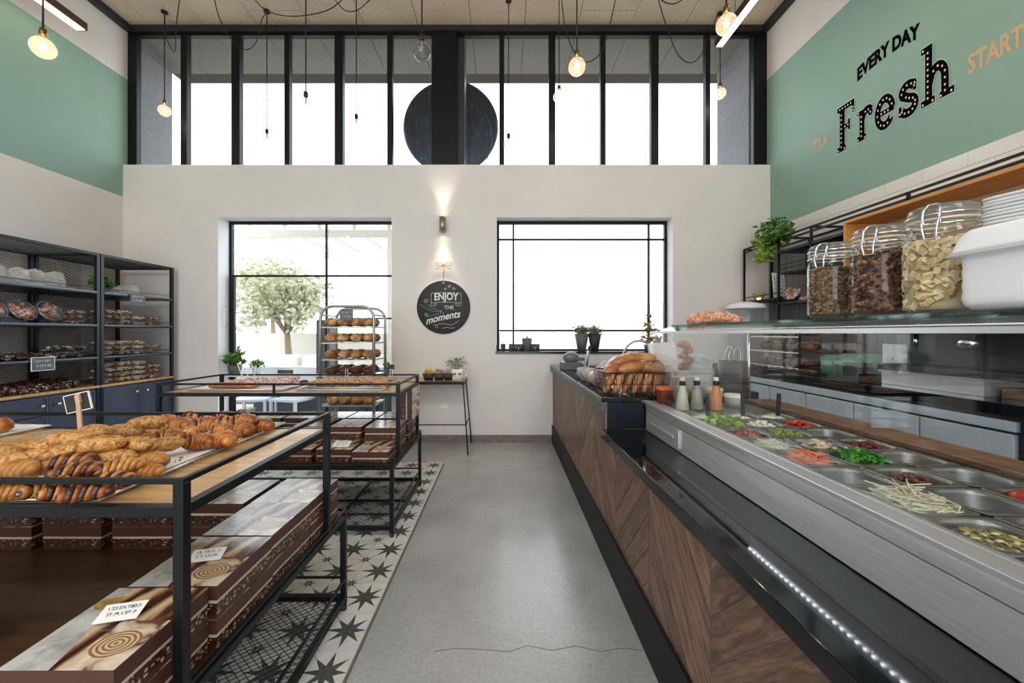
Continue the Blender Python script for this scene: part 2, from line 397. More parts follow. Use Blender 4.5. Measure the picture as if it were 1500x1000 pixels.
# ceiling of wood-wool boards
mb = MB().box(XL - .2, XR + .2, -4, 6.0, ZC + .02, ZC + .2); ce = struct(mb, 'ceiling', [mat('ceiling_gap', '#3a322b', .9)])
pw = .6395; x_ = -4.86; i = 0
while x_ < XR:
    cuts = [-4, 0.2, 2.4, 3.9 if i % 3 else 4.62, 4.95, 5.75] if i % 2 else [-4, 1.2, 3.6, 4.95, 5.75]
    for a, b in zip(cuts, cuts[1:]):
        xa, xb = max(x_ + .003, XL - .18), min(x_ + pw - .003, XR + .18)
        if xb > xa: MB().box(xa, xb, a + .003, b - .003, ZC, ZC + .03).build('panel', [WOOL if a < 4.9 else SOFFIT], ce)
    x_ += pw; i += 1
mb = MB()
mb.box(XL, XR, 4.83, 4.96, 4.935, 5.0); mb.box(XL, XL + .07, -4, 4.83, 4.93, 5.0); mb.box(XR - .07, XR, -4, 4.83, 4.93, 5.0); struct(mb, 'trim_1', [mat('ceiling_trim', '#26262a', .5)])
# outside side cheeks under the overhang
mb = MB(); mb.box(-5.0, -4.72, 5.0, 5.745, ZS - .3, ZC); mb.box(3.05, 3.4, 5.0, 5.745, ZS - .3, ZC); mb.box(-5.0, -4.54, 4.96, 5.0, ZS, ZC); mb.box(3.19, 3.4, 4.96, 5.0, ZS, ZC); struct(mb, 'wall_outside', [STUCCO])
# clerestory
wn = structure('window_3')
mb = MB(); y0, y1 = 4.87, 4.93
mb.box(XL, -4.43, y0, y1, ZS, 4.94); mb.box(3.03, XR, y0, y1, ZS, 4.94); mb.box(-4.43, 3.03, y0, y1, ZS, ZS + .02); mb.box(-4.43, 3.03, y0, y1, 4.9, 4.94)
mb.build('frame', [FRAME], wn)
for x, wd in ((271, .075), (346.5, .10), (421.5, .062), (497, .10), (571.5, .062), (735, .06), (808.5, .078), (883, .06), (958.5, .09), (1036, .055)):
    X = (x - 737) / F * 4.88; MB().box(X - wd / 2, X + wd / 2, y0 - .01, y1, ZS + .02, 4.9).build('mullion', [FRAME], wn)
mb = MB().box(-.86, -.555, 4.84, 5.1, ZS, 4.94); mb.build('post', [FRAME], wn)
MB().box(-.555, -.47, 4.9, 5.15, ZS, 4.94).build('post', [mat('post_grey', '#2b2d33', .4)], wn)
MB().box(-4.43, 3.03, 4.905, 4.909, ZS + .02, 4.9).build('pane', [GLASSW], wn)
# left window
def win(name, xa, xb, za, zb, y, bars_v, bars_h, t=.03, dep=.05):
    o = structure(name); mb = MB()
    mb.box(xa, xa + t, y, y + dep, za, zb); mb.box(xb - t, xb, y, y + dep, za, zb); mb.box(xa + t, xb - t, y, y + dep, zb - t, zb); mb.box(xa + t, xb - t, y, y + dep, za, za + t)
    mb.build('frame', [FRAME], o)
    vx = [xa + t] + [b for b in bars_v] + [xb - t]; hz = [za + t] + list(bars_h) + [zb - t]
    for b in bars_v: MB().box(b - .011, b + .011, y + .005, y + .04, za + t, zb - t).build('muntin', [FRAME], o)
    for b in bars_h: MB().box(xa + t, xb - t, y + .003, y + .042, b - .011, b + .011).build('muntin', [FRAME], o)
    for i in range(len(vx) - 1):
        for j in range(len(hz) - 1):
            MB().box(vx[i] + .006, vx[i + 1] - .006, y + .02, y + .024, hz[j] + .006, hz[j + 1] - .006).build('pane', [GLASSW], o)
    return o
w1 = win('window_1', W1[0], W1[1], 0.0, W1[3] - .005, 5.01, [-2.204], [2.015])
mb = MB(); mb.box(-3.377, -3.335, 4.99, 5.03, .03, 2.0); mb.build('sash_stile', [FRAME], w1)
mb = MB(); mb.box(-1.98, -1.358, 5.02, 5.05, 1.475, 1.495); mb.build('sash_rail', [FRAME], w1)
mb = MB(); mb.tube([(-3.39, 4.9, 1.62), (-3.37, 4.9, 1.62), (-3.37, 4.9, 1.38), (-3.39, 4.9, 1.38)], .009, 6); mb.build('handle', [mat('grey_handle', '#c2c3c8', .4)], w1)
w2 = win('window_2', W2[0], W2[1], 1.07, W2[3] - .005, 4.98, [(752 - 737) / 590 * 5.0, (950 - 737) / 590 * 5.0], [2.462, 1.333], t=.035)
MB().box(W2[0] - .01, W2[1] + .0, 4.79, 5.0, 1.058, 1.084).build('sill', [mat('black_sill', '#101014', .25)], w2)
for nm, (xa, xb, za, zb) in (('trim_2', W1), ('trim_3', W2)):
    mb = MB(); e = .004
    mb.box(xa, xa + e, YW + .002, 5.0, za + (.09 if za else 0), zb); mb.box(xb - e, xb, YW + .002, 5.0, za + (.03 if za else 0), zb); mb.box(xa, xb, YW + .002, 5.0, zb - e, zb)
    struct(mb, nm, [REVEAL])

# white wall tiles under the green band and grooved boards below, on the right wall
tj = MB().box(XR - .006, XR, .9, YW, 2.24, 2.54); tj_o = struct(tj, 'wall_right_tiling', [TILEJ])
tm = MB().box(-.012, 0, -.1485, .1485, -.0485, .0485).mesh('tile', [TILEW])
th = MB().box(-.012, 0, -.0735, .0735, -.0485, .0485).mesh('tile', [TILEW])
for r_ in range(3):
    y = .95 + (.15 if r_ % 2 else 0)
    while y + .3 < YW + .01:
        place(tm, 'tile', tj_o, (XR - .004, y + .15, 2.49 - .1 * r_)); y += .3
bo = MB().box(XR - .004, XR, .6, YW, .95, 2.24); bo_o = struct(bo, 'wall_right_boarding', [mat('board_gap', '#333336', .9)])
bm_ = MB().box(-.012, 0, -.047, .047, -.64, .64).mesh('board', [BOARDG])
for k in range(42): place(bm_, 'board', bo_o, (XR - .003, .62 + .05 + k * .1, 1.6))

# wall lettering, painted on the green band
LET = mat('letter_black', '#120f10', .8, 0, 0); OUTL = mat('letter_outline', '#b9ccc2', .6); DOT = mat('letter_dot', '#f0e4dc', .6); ORG = mat('letter_orange', '#cfa981', .6)
def ribbon(mb, pts, w, z, m=0):
    n = len(pts)
    L = []
    for i in range(n):
        a = Vector(pts[max(i - 1, 0)]); b = Vector(pts[min(i + 1, n - 1)]); d = (b - a).normalized(); nn = Vector((-d.y, d.x)); p = Vector(pts[i])
        L.append((p + nn * w / 2, p - nn * w / 2))
    for i in range(n - 1):
        q = [L[i][0], L[i][1], L[i + 1][1], L[i + 1][0]]; mb.add([(v.x, v.y, z) for v in q], [(0, 1, 2, 3)], m)
def arc(cx, cy, rx, ry, a0, a1, n=14): return [(cx + rx * math.cos(R(a0 + (a1 - a0) * i / n)), cy + ry * math.sin(R(a0 + (a1 - a0) * i / n))) for i in range(n + 1)]
def fresh(gr, z, m, mb):
    g = gr; S = .17; T = .115
    zz = [z]
    def up(): zz[0] += .00003; return zz[0]
    def rib(p, w=S): ribbon(mb, p, w + g * 2, up(), m)
    def rec(x0, x1, y0, y1):
        z = up(); mb.add([(x0 - g, y0 - g, z), (x1 + g, y0 - g, z), (x1 + g, y1 + g, z), (x0 - g, y1 + g, z)], [(0, 1, 2, 3)], m)
    # F
    rec(.09, .09 + S + .02, 0, 1); rec(0, .32, 0, T); rec(0, .62, 1 - .12, 1); rec(.54, .62, .72, 1); rec(.1, .46, .46, .56); rec(.40, .47, .40, .64)
    # r
    o = .72; rec(o + .08, o + .08 + S, 0, .64); rec(o, o + .3, 0, T); rec(o, o + .2, .56, .64); rib([(o + .16, .40)] + arc(o + .34, .40, .16, .19, 170, 60) + [(o + .46, .53)]); mb.add([(o + .44 + (.075 + g) * math.cos(R(k * 30)), .50 + (.075 + g) * math.sin(R(k * 30)), z) for k in range(12)], [tuple(range(12))], m)
    # e
    o = 1.32; rib(arc(o + .28, .32, .22, .26, 5, 325, 22)); rec(o + .07, o + .55, .27, .37)
    # s
    o = 2.0; rib(arc(o + .25, .46, .17, .12, 20, 200, 12) + arc(o + .25, .19, .19, .13, 110, -150, 16)[2:]); rec(o + .38, o + .46, .42, .62); rec(o, o + .08, .04, .24)
    # h
    o = 2.58; rec(o + .1, o + .1 + S, 0, 1.05); rec(o, o + .2, 1.05 - T, 1.05); rec(o, o + .33, 0, T); rib([(o + .2, .36)] + arc(o + .39, .36, .17, .23, 160, 20, 10) + [(o + .56, .3), (o + .56, .04)]); rec(o + .44, o + .76, 0, T)
def dots(mb, pts, z):
    for (x, y) in pts: mb.add([(x + .021 * math.cos(R(k * 45)), y + .021 * math.sin(R(k * 45)), z) for k in range(8)], [tuple(range(8))], 0)
fw = 3.34; sx_, sy_ = (3.83 - 2.834) / fw, .425
def lay(mbx, name, mm, par=None):
    mbx.v = [(x * sx_ * 1.0, y * sy_, z) for x, y, z in mbx.v]
    return mbx.build(name, [mm], par, (XR - .001, 3.84, 3.01), WALLR, recalc=False)
mb = MB(); fresh(0, .003, 0, mb); lt = lay(mb, 'fresh_lettering', LET); tag(lt, 'big black dotted slab word Fresh on the green wall', 'lettering')
mb = MB(); fresh(.018, .0015, 0, mb); ol = mb; ol.v = [(x * sx_, y * sy_, z) for x, y, z in ol.v]; ol.build('outline', [OUTL], lt, recalc=False)
P = []
P += [(.155, y / 10) for y in range(1, 9)] + [(x / 10, .94) for x in (1, 2, 3, 4, 5)] + [(.58, .83), (.58, .76), (.29, .51), (.40, .51), (.05, .04), (.27, .04)]
P += [(.865, y / 10) for y in range(1, 6)] + [(.76, .04), (.98, .04), (1.0, .56), (1.1, .57), (1.16, .5), (.77, .6)]
P += arc(1.6, .32, .22, .26, 20, 320, 11) + [(1.5, .32), (1.6, .32), (1.7, .32)]
P += arc(2.25, .46, .17, .12, 20, 180, 4) + arc(2.25, .19, .19, .13, 80, -150, 7) + [(2.2, .36), (2.42, .55), (2.04, .1)]
P += [(2.745, y / 10 + .02) for y in range(1, 10)] + [(2.63, 1.0), (2.63, .04), (2.86, .04), (2.88, .54), (2.98, .59), (3.08, .54), (3.14, .44), (3.14, .32), (3.14, .2), (3.14, .1), (3.05, .04), (3.28, .04)]
mb = MB(); dots(mb, P, .0045); mb.v = [(x * sx_, y * sy_, z) for x, y, z in mb.v]; mb.build('dots', [DOT], lt, recalc=False)
BX = lambda k: (lambda x, y: (x, y - k * x * x))
t1 = text('every_day_lettering', 'EVERY DAY', .155, LET, None, (XR - .001, 3.36, 3.655), WALLR, .001, warp=BX(.55), sx=.68, bold=.007); tag(t1, 'small black arched words EVERY DAY above the big word', 'lettering')
t2 = text('start_lettering', 'START', .18, ORG, None, (XR - .001, 2.615, 3.13), WALLR, .001, sx=.56, bold=.006); tag(t2, 'pale orange word START beside the big black word', 'lettering')
t3 = text('its_a_lettering', 'IT\'S A', .15, ORG, None, (XR - .001, 4.06, 3.21), WALLR, .001, sx=.5, bold=.004); tag(t3, 'pale orange words ITS A left of the big black word', 'lettering')
# ------------------------------------------------------------------ outside
mb = MB().box(-30, 30, 5.07, 60, -.12, -.02); struct(mb, 'ground_outside', [speck('outside_paving', [(0.3, '#a7a39a'), (0.7, '#bab6ad')], 4, .9, .1)])
dk = MB(); dk.lathe([(0, -.02), (.6, -.02), (.635, 0), (.6, .02), (0, .02)], 64, M=Matrix.Rotation(R(90), 4, 'X'))
DISC = speck('weathered_disc', [(0.3, '#15202e'), (0.55, '#2d3c50'), (0.75, '#5b6a7c')], 5, .45, .1, .002, 7, metal=.5, sc3=(6, 1, 1.2))
d_ = dk.build('round_sign', [DISC], None, (-.70, 5.38, 4.05)); tag(d_, 'large round dark sign hanging outside behind the high black window post', 'sign')
mb = MB(); mb.tube(arc_pts if False else [(.30 + .25 * math.cos(R(a)), -.024, -.15 + .42 * math.sin(R(a))) for a in range(-60, 60, 10)], .006, 4); mb.tube([(.0 + .1 * math.cos(R(a)), -.024, -.33 + .1 * math.sin(R(a))) for a in range(200, 330, 12)], .006, 4)
for k in range(4): mb.tube([(.02 + k * .05, -.024, -.42), (.12 + k * .05, -.024, -.3)], .005, 4)
mb.build('emblem', [mat('faded_line', '#56616e', .6)], d_)
MB().box(-.03, .03, -.02, .02, .6, .94).build('hanger', [FRAME], d_)
# garden wall, lounge, hedge and tree seen through the left window
gw = MB().box(-9, 0.2, 9.0, 9.2, -.02, 1.3); struct(gw, 'wall_garden', [mat('garden_wall_paint', '#cfcac1', .8)])
pg = thing('pergola', 'pale wooden pergola outside beyond the upper window panes', 'pergola', (-4.6, 7.55, -.02))
PWOOD = mat('pale_pergola', '#e9e2d6', .7)
for x in (-1.9, 2.75):
    for y in (-.9, .9): MB().box(x - .05, x + .05, y - .05, y + .05, 0, 2.9).build('post', [PWOOD], pg)
for y in (-.9, .9): MB().box(-2.0, 2.9, y - .04, y + .04, 2.9, 3.02).build('beam', [PWOOD], pg)
for k in range(9): MB().box(-1.85 + k * .57, -1.79 + k * .57, -.98, .98, 3.02, 3.1).build('slat', [PWOOD], pg)
sofa = thing('garden_sofa', 'long white cushioned garden sofa outside the left window', 'sofa', (-3.05, 6.9, -.02))
CUSH = mat('outdoor_cushion', '#d8d4cc', .8)
MB().box(-1.5, 1.3, -.42, .42, .18, .32).build('base', [mat('sofa_base', '#60615f', .7)], sofa)
for k in range(3):
    MB().box(-1.48 + k * .93, -.57 + k * .93, -.4, .4, .325, .5).build('seat_cushion', [CUSH], sofa, bevel=.05)
    MB().box(-.44, .44, -.08, .08, -.22, .22).build('back_cushion', [CUSH], sofa, (-1.02 + k * .93, .3, .72), (R(-14), 0, 0), bevel=.05)
for x in (-1.4, 1.2):
    for y in (-.36, .36): MB().box(x - .03, x + .03, y - .03, y + .03, 0, .18).build('leg', [BLACKM], sofa)
def chair_out(x, y, rz, lab):
    c = thing('garden_chair', lab, 'chair', (x, y, -.02), rz, 'garden chairs outside the left window')
    WC = mat('white_chair_frame', '#dfe3e8', .5)
    MB().box(-.22, .22, -.22, .22, .43, .46).build('seat', [WC], c)
    for a in (-.2, .2):
        for b in (-.2, .2): MB().bar((a, b, 0), (a, b, .43), .03).build('leg', [WC], c)
    MB().box(-.22, .22, .19, .22, .5, .85).build('backrest', [WC], c)
chair_out(-3.35, 5.42, .2, 'white garden chair outside, leftmost behind the display carts'); chair_out(-2.8, 5.42, -.3, 'white garden chair outside, right of the first one')
lw_ = MB().box(-3.6, -.9, 5.85, 5.9, -.02, .78); tag(lw_.build('planter_wall', [mat('slate_planter', '#39424f', .6)]), 'low dark slate screen outside behind the white chairs', 'screen')
lt_ = MB().box(-3.7, -.9, 5.7, 6.0, .78, .82); tag(lt_.build('ledge', [mat('white_ledge', '#d9d8d4', .5)]), 'white ledge on top of the dark screen outside', 'ledge')
def leaves(mb, c, rad, n, size, seed=0, sq=(1, 1, 1), m=0, shell=.35):
    r_ = random.Random(seed)
    for _ in range(n):
        d = Vector((r_.gauss(0, 1), r_.gauss(0, 1), r_.gauss(0, 1))).normalized(); k = rad * (shell + (1 - shell) * r_.random())
        p = Vector(c) + Vector((d.x * sq[0], d.y * sq[1], d.z * sq[2])) * k
        u = Vector((r_.gauss(0, 1), r_.gauss(0, 1), r_.gauss(0, .6))).normalized(); v = u.orthogonal().normalized()
        v = (Matrix.Rotation(r_.random() * 6.3, 3, u) @ v); s = size * (.6 + .8 * r_.random())
        w_ = u.cross(v) * s * .12
        mb.add([p, p + u * s * .5 + v * s * .32 + w_, p + u * s, p + u * s * .5 - v * s * .32 + w_], [(0, 1, 2, 3)], m)
def tree(x, y, h, rad, lab, seed, lm):
    o = thing('garden_tree', lab, 'tree', (x, y, -.02))
    mb = MB(); mb.tube([(0, 0, 0), (.04, 0, h * .3), (-.02, .03, h * .55)], [.09, .07, .05], 8)
    for k in range(6):
        a = k * 1.1; mb.tube([(-.02, .03, h * .5), (rad * .4 * math.cos(a), rad * .4 * math.sin(a), h * .7), (rad * .7 * math.cos(a), rad * .7 * math.sin(a), h * .85)], [.04, .025, .01], 5)
    mb.build('trunk', [mat('tree_bark', '#8d7b63', .9)], o)
    mb = MB()
    for k in range(14):
        a = k * 2.4; rr = rad * (.2 + .6 * ((k * 7) % 10) / 10); leaves(mb, (rr * math.cos(a), rr * math.sin(a), h * (.66 + .3 * ((k * 3) % 7) / 7)), rad * .42, 130, .13, seed + k)
    mb.build('foliage', [lm], o, kind='stuff', recalc=False)
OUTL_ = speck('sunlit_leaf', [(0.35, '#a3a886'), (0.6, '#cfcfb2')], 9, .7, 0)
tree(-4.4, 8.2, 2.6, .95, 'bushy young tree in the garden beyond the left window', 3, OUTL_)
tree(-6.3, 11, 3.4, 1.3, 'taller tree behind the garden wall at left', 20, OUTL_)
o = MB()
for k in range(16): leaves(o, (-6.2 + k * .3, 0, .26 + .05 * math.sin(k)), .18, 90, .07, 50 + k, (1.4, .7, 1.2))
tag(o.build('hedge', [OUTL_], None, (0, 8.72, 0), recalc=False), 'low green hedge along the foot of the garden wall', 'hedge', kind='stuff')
pb = MB().box(-.09, .09, -.09, .09, 0, 1.5); tag(pb.build('garden_post', [mat('dark_post', '#44464b', .6)], None, (-2.42, 5.5, -.02)), 'dark square post outside behind the bread rack', 'post')
# pale street wall and planting beyond the right window
mb = MB().box(.5, 7, 12, 12.3, -.02, 2.2); struct(mb, 'wall_street', [mat('street_wall', '#d8d0c6', .8)])

# ------------------------------------------------------------------ service counter (tall part + long low part)
XC = .59
ctr = thing('service_counter', 'long shop counter faced with dark wood chevron planks and black plinth', 'counter', (0, 0, 0))
core = MB(); core.box(XC + .0045, 1.30, 2.33, YW - .016, .0, .85); core.box(XC + .0045, .80, .35, 2.33, 0, .70)
core.build('core', [GROUT], ctr)
MB().box(XC - .012, XC + .011, .35, YW - .016, .001, .21).build('plinth', [PLINTH], ctr)
def clip(poly, x0, x1, y0, y1):
    for ax, lim, sg in ((0, x0, 1), (0, x1, -1), (1, y0, 1), (1, y1, -1)):
        out = []
        for i, p in enumerate(poly):
            q = poly[(i + 1) % len(poly)]; a = sg * (p[ax] - lim); b = sg * (q[ax] - lim)
            if a >= 0: out.append(p)
            if a * b < 0: t_ = a / (a - b); out.append((p[0] + (q[0] - p[0]) * t_, p[1] + (q[1] - p[1]) * t_))
        poly = out
        if len(poly) < 3: return []
    return poly
def planks(y0, y1, z0, z1, up, pitch=.135, g=.003):
    # 45 degree planks filling one chevron column; up=+1 rises with Y
    k = -8
    while True:
        b = z0 - (y1 - y0) + k * 0 + (k + 8) * pitch - .05
        if b > z1 + .01: break
        if up > 0: poly = [(y0, b + g), (y1, b + (y1 - y0) + g), (y1, b + (y1 - y0) + pitch - g), (y0, b + pitch - g)]
        else: poly = [(y0, b + (y1 - y0) + g), (y1, b + g), (y1, b + pitch - g), (y0, b + (y1 - y0) + pitch - g)]
        poly = clip(poly, y0 + .0018, y1 - .0018, z0, z1)
        if len(poly) >= 3:
            cy = sum(p[0] for p in poly) / len(poly); cz = sum(p[1] for p in poly) / len(poly)
            ang = R(45) * up
            # local frame: x along the plank, y across it, z outwards (-X)
            ca, sa = math.cos(ang), math.sin(ang); loc = []
            for (py, pz) in poly:
                dy, dz = py - cy, pz - cz; loc.append((dy * ca + dz * sa, -dy * sa + dz * ca))
            mb = MB().prism(loc, 'z', 0, .011)
            o = mb.build('plank', [PLANK], ctr)
            U = Vector((0, ca, sa)); V = Vector((0, -sa, ca)); N = Vector((-1, 0, 0))
            if U.cross(V).x > 0: N = Vector((1, 0, 0))
            M_ = Matrix((U, V, N)).transposed().to_4x4(); M_.translation = Vector((XC + .012 if N.x < 0 else XC + .001, cy, cz)); o.matrix_local = M_
        k += 1
seams = [.42, .665, 1.149, 1.634, 2.125, 2.617, 3.10, 3.59, 4.07, 4.56, 4.793]
for i in range(len(seams) - 1):
    a, b = seams[i], seams[i + 1]; up = -1 if i % 2 == 1 else 1
    tall = a >= 2.2
    if a < 2.33 < b:
        planks(a, 2.33, .212, .695, up); planks(2.33, b, .212, .85, up)
    else: planks(a, b, .212, .85 if tall else .695, up)
mb = MB(); mb.box(.565, 1.36, 2.32, YW - .001, .905, .93); mb.build('worktop', [GRANITE], ctr, bevel=.002)
mb = MB(); mb.box(.562, .60, 2.318, YW - .001, .852, .904); mb.build('edge_band', [EDGE], ctr)
mb = MB(); mb.box(.60, 1.36, 2.318, 2.33, .751, .904); mb.box(.601, 1.36, 2.322, 2.331, .3, .70); mb.build('end_panel', [NAVYD], ctr)
mb = MB().box(.83, .842, 2.308, 2.3175, .80, .845); mb.build('sticker', [mat('yellow_green_sticker', '#9db52c', .5)], ctr)
mb = MB(); mb.box(.562, .705, .35, 2.318, .702, .75); mb.build('granite_ledge', [GRANITE], ctr, bevel=.002)
mb = MB(); mb.box(.707, .815, .35, 2.318, .70, .747); mb.build('steel_ledge', [DARKSTRIP], ctr)

# ------------------------------------------------------------------ refrigerated salad case
cs = thing('salad_display_case', 'brushed steel salad bar case with curved glass guard on the counter', 'display case', (0, 0, 0))
mb = MB(); mb.prism([(.816, .751), (.816, .858), (.828, .858), (.828, .751)], 'y', .35, 2.30); mb.build('front_panel', [STEEL], cs)
mb = MB(); mb.prism([(.816, .861), (.812, .908), (.828, .908), (.828, .861)], 'y', .35, 2.30); mb.build('upper_panel', [STEEL], cs)
mb = MB()
for k in range(40): mb.box(.8065, .8105, .50 + k * .021, .505 + k * .021, .9055, .9085)
mb.build('led_strip', [emis('led_dots', '#f4f8ff', 14)], cs, kind='stuff', recalc=False)
mb = MB(); mb.box(.800, .803, .35, 2.38, .9032, .916); mb.box(.803, .843, .35, 2.38, .909, .916); mb.box(.846, .862, .35, 2.38, .905, .913); mb.box(.865, .885, .35, 2.38, .9, .912); mb.build('front_rail', [RIM], cs, bevel=.0015)
mb = MB(); mb.box(.829, 1.46, .35, 2.30, .0, .74); mb.build('body', [DARKSTRIP], cs)
mb = MB(); mb.box(.829, .884, .35, 2.30, .741, .899); mb.box(1.381, 1.46, .35, 2.30, .741, .905); mb.box(.886, 1.38, 2.02, 2.30, .741, .902); mb.box(.886, 1.38, .35, .44, .741, .902); mb.build('well', [PANM], cs)
mb = MB(); mb.box(.815, .8155, 1.95, 2.25, .785, .80); mb.box(.808, .8155, 1.93, 2.25, .80, .808); mb.box(.808, .8155, 1.86, 1.90, .765, .85); mb.build('hinge_plate', [STEEL], cs)
mb = MB(); mb.box(.873, .881, .35, 2.34, .914, 1.30); mb.build('front_pane', [GLASS], cs)
mb = MB(); mb.box(.868, .886, .35, 2.36, 1.30, 1.312); mb.build('top_rail', [RIM], cs)
mb = MB(); mb.prism([(.886, 1.306), (1.0, 1.335), (1.0, 1.342), (.886, 1.312)], 'y', .35, 2.36); mb.build('sloping_pane', [GLASS], cs)
mb = MB(); mb.box(.99, 1.42, .35, 2.36, 1.336, 1.346); mb.build('glass_shelf', [GLASS], cs)
mb = MB(); mb.box(.984, .99, .35, 2.36, 1.334, 1.347); mb.box(.99, 1.42, 2.36, 2.364, 1.334, 1.347); mb.build('shelf_edge', [GREENGL], cs)
mb = MB(); mb.box(1.405, 1.42, .35, 2.36, 1.315, 1.335); mb.box(1.06, 1.085, .35, 2.33, 1.322, 1.334); mb.build('light_rail', [RIM], cs)
mb = MB(); mb.box(1.062, 1.083, .4, 2.3, 1.3195, 1.3215); mb.build('light_strip', [emis('case_led', '#ffffff', 1.2)], cs)
mb = MB(); mb.box(.882, 1.41, 2.33, 2.338, .932, 1.30); mb.build('end_pane', [GLASS], cs)
for y in (2.31,): MB().tube([(1.41, y, .905), (1.41, y, 1.335)], .008, 8).build('support_post', [CHROME], cs)
pbd = MB().box(1.385, 1.53, .35, 2.3, .906, .925); tag(pbd.build('prep_board', [PREP], bevel=.003), 'long worn wooden cutting board along the back of the salad case', 'cutting board')
# pans
def pan_mesh():
    mb = MB(); w_, d = .158, .158
    L = [rrect(w_, d, .012, .003), rrect(w_ - .004, d - .004, .012, .005), rrect(w_ - .022, d - .026, .042, .003), rrect(w_ - .026, d - .030, .040, -.006), rrect(w_ - .036, d - .04, .036, -.085), rrect(w_ - .05, d - .055, .03, -.09)]
    mb.loops(L); return mb.mesh('food_pan', [PANM])
pm = pan_mesh()
PANS = {}
COLN = ['front', 'middle', 'back']
cont = {(0, 0): 'pumpkin seeds', (0, 1): 'nothing', (1, 0): 'bean sprouts', (1, 1): 'a peeled onion half', (1, 2): 'tomatoes', (2, 0): 'a ridged black mat', (2, 1): 'brown candied nuts', (2, 2): 'a few white shreds',
        (3, 0): 'shredded carrot', (3, 1): 'chopped parsley', (3, 2): 'nothing', (4, 0): 'white shreds', (4, 1): 'sliced mushrooms', (4, 2): 'dark red beet', (5, 0): 'reddish bits', (5, 1): 'green olives', (5, 2): 'nothing',
        (6, 0): 'green lettuce', (6, 1): 'white cheese', (6, 2): 'red peppers', (7, 0): 'white spread', (7, 1): 'pale cream', (7, 2): 'white dip'}
for (k, c), what in cont.items():
    x = .965 + .164 * c; y = .79 + .1625 * k
    o = place(pm, 'food_pan', None, (x, y, .902))
    emp = 'empty square steel pan' if what == 'nothing' else 'square steel pan holding %s' % what
    tag(o, '%s, %s column, %s from the near end' % (emp, COLN[c], ORD[k]), 'pan', 'steel pans of the salad case'); PANS[(k, c)] = (x, y, .902)
def food(name, key, fn, mats, lab, cat='food', kind='stuff', dz=0.0):
    x, y, z = PANS[key]; z += dz; mb = MB(); fn(mb); return tag(mb.build(name, mats, None, (x, y, z), recalc=False), lab, cat, None, kind)
def strips(n, ln, w_, zlo, zhi, rad=.055, curl=.3, seed=0, nm=1, arch=0):
    r_ = random.Random(seed)
    def fn(mb):
        for i in range(n):
            a = r_.random() * 6.3; q = rad * math.sqrt(r_.random()); px, py = q * math.cos(a), q * math.sin(a); h = zlo + (zhi - zlo) * (1 - (q / rad) ** 2) * r_.random()
            d = r_.random() * 6.3; l_ = ln * (.5 + r_.random()); dx, dy = math.cos(d), math.sin(d); tilt = (r_.random() - .5) * .5; cv = (r_.random() - .5) * curl * l_
            pts = []
            for s_ in (-1, -.33, .33, 1):
                lx = s_ * l_ / 2; b = cv * (1 - s_ * s_)
                X_ = px + dx * lx - dy * b; Y_ = py + dy * lx + dx * b
                X_ = max(-.07, min(.07, X_)); Y_ = max(-.07, min(.07, Y_)); pts.append((X_, Y_, h + tilt * lx + arch * (1 - s_ * s_) * l_))
            mb.tube(pts, w_, 4, r_.randrange(nm), cap=False)
    return fn
def lumps(n, size, zlo, zhi, rad=.05, seed=0, nm=1, sq=(1, 1, .7), seg=5):
    r_ = random.Random(seed)
    def fn(mb):
        for i in range(n):
            a = r_.random() * 6.3; q = rad * math.sqrt(r_.random()); h = zlo + (zhi - zlo) * (1 - (q / rad) ** 2) * r_.random()
            M_ = Matrix.Rotation(r_.random() * 6.3, 3, 'Z') @ Matrix.Rotation((r_.random() - .5) * 1.2, 3, 'X')
            mb.ball((q * math.cos(a), q * math.sin(a), h), size * (.7 + .6 * r_.random()), seg, r_.randrange(nm), sq, .3, i, M_)
    return fn
def both(*fs):
    def fn(mb):
        for f in fs: f(mb)
    return fn
def base(z, r=.058, m=0):
    def fn(mb):
        mb.loops([rrect(.122, .12, .035, z - .05), rrect(.122, .12, .035, z - .004), rrect(.1, .1, .035, z)], m)
    return fn
CAR = mat('carrot', '#ef8a5e', .5); CAR2 = mat('carrot_pale', '#f4a880', .5); SPR = mat('sprout', '#d9cfae', .45); SPR2 = mat('sprout_pale', '#ece5cf', .45)
PAR = mat('parsley', '#2f7a1f', .6); PAR2 = mat('parsley_light', '#5f9e35', .6); LET1 = mat('lettuce', '#8fb53a', .5); LET2 = mat('lettuce_pale', '#c9d88a', .5)
SEED = mat('seed', '#9d8a4e', .5); SEED2 = mat('seed_green', '#6d6a32', .5); SEED3 = mat('seed_pale', '#cdb981', .5)
NUT = mat('nut_brown', '#7a3d1d', .4); NUT2 = mat('nut_dark', '#4f2414', .4); MUSH = mat('mushroom', '#d9c8a6', .55); MUSH2 = mat('mushroom_dark', '#a58c66', .55)
REDF = mat('red_pepper', '#c2371f', .35); REDD = mat('beet_red', '#6a1010', .35); WHT = mat('white_shred', '#e6e1cf', .5); WHT2 = mat('cream_food', '#ece8d8', .5); OLV = mat('olive', '#7f8a32', .4)
food('pumpkin_seeds', (0, 0), both(base(-.035), lumps(230, .0065, -.034, -.01, .062, 1, 3, (1.5, .8, .4))), [SEED, SEED2, SEED3], 'mixed green pumpkin seeds in the nearest front pan', dz=0.018)
food('bean_sprouts', (1, 0), both(base(-.02), strips(330, .075, .0015, -.015, .035, .062, .9, 2, 2)), [SPR, SPR2], 'heap of pale bean sprouts spilling over its steel pan')
food('candied_nuts', (2, 1), both(base(-.05), lumps(130, .009, -.048, -.018, .052, 3, 2)), [NUT, NUT2], 'brown candied nuts in a steel pan', dz=0.026)
food('shredded_carrot', (3, 0), both(base(-.02), strips(420, .045, .0016, -.015, .025, .062, .5, 4, 2)), [CAR, CAR2], 'heap of shredded orange carrot')
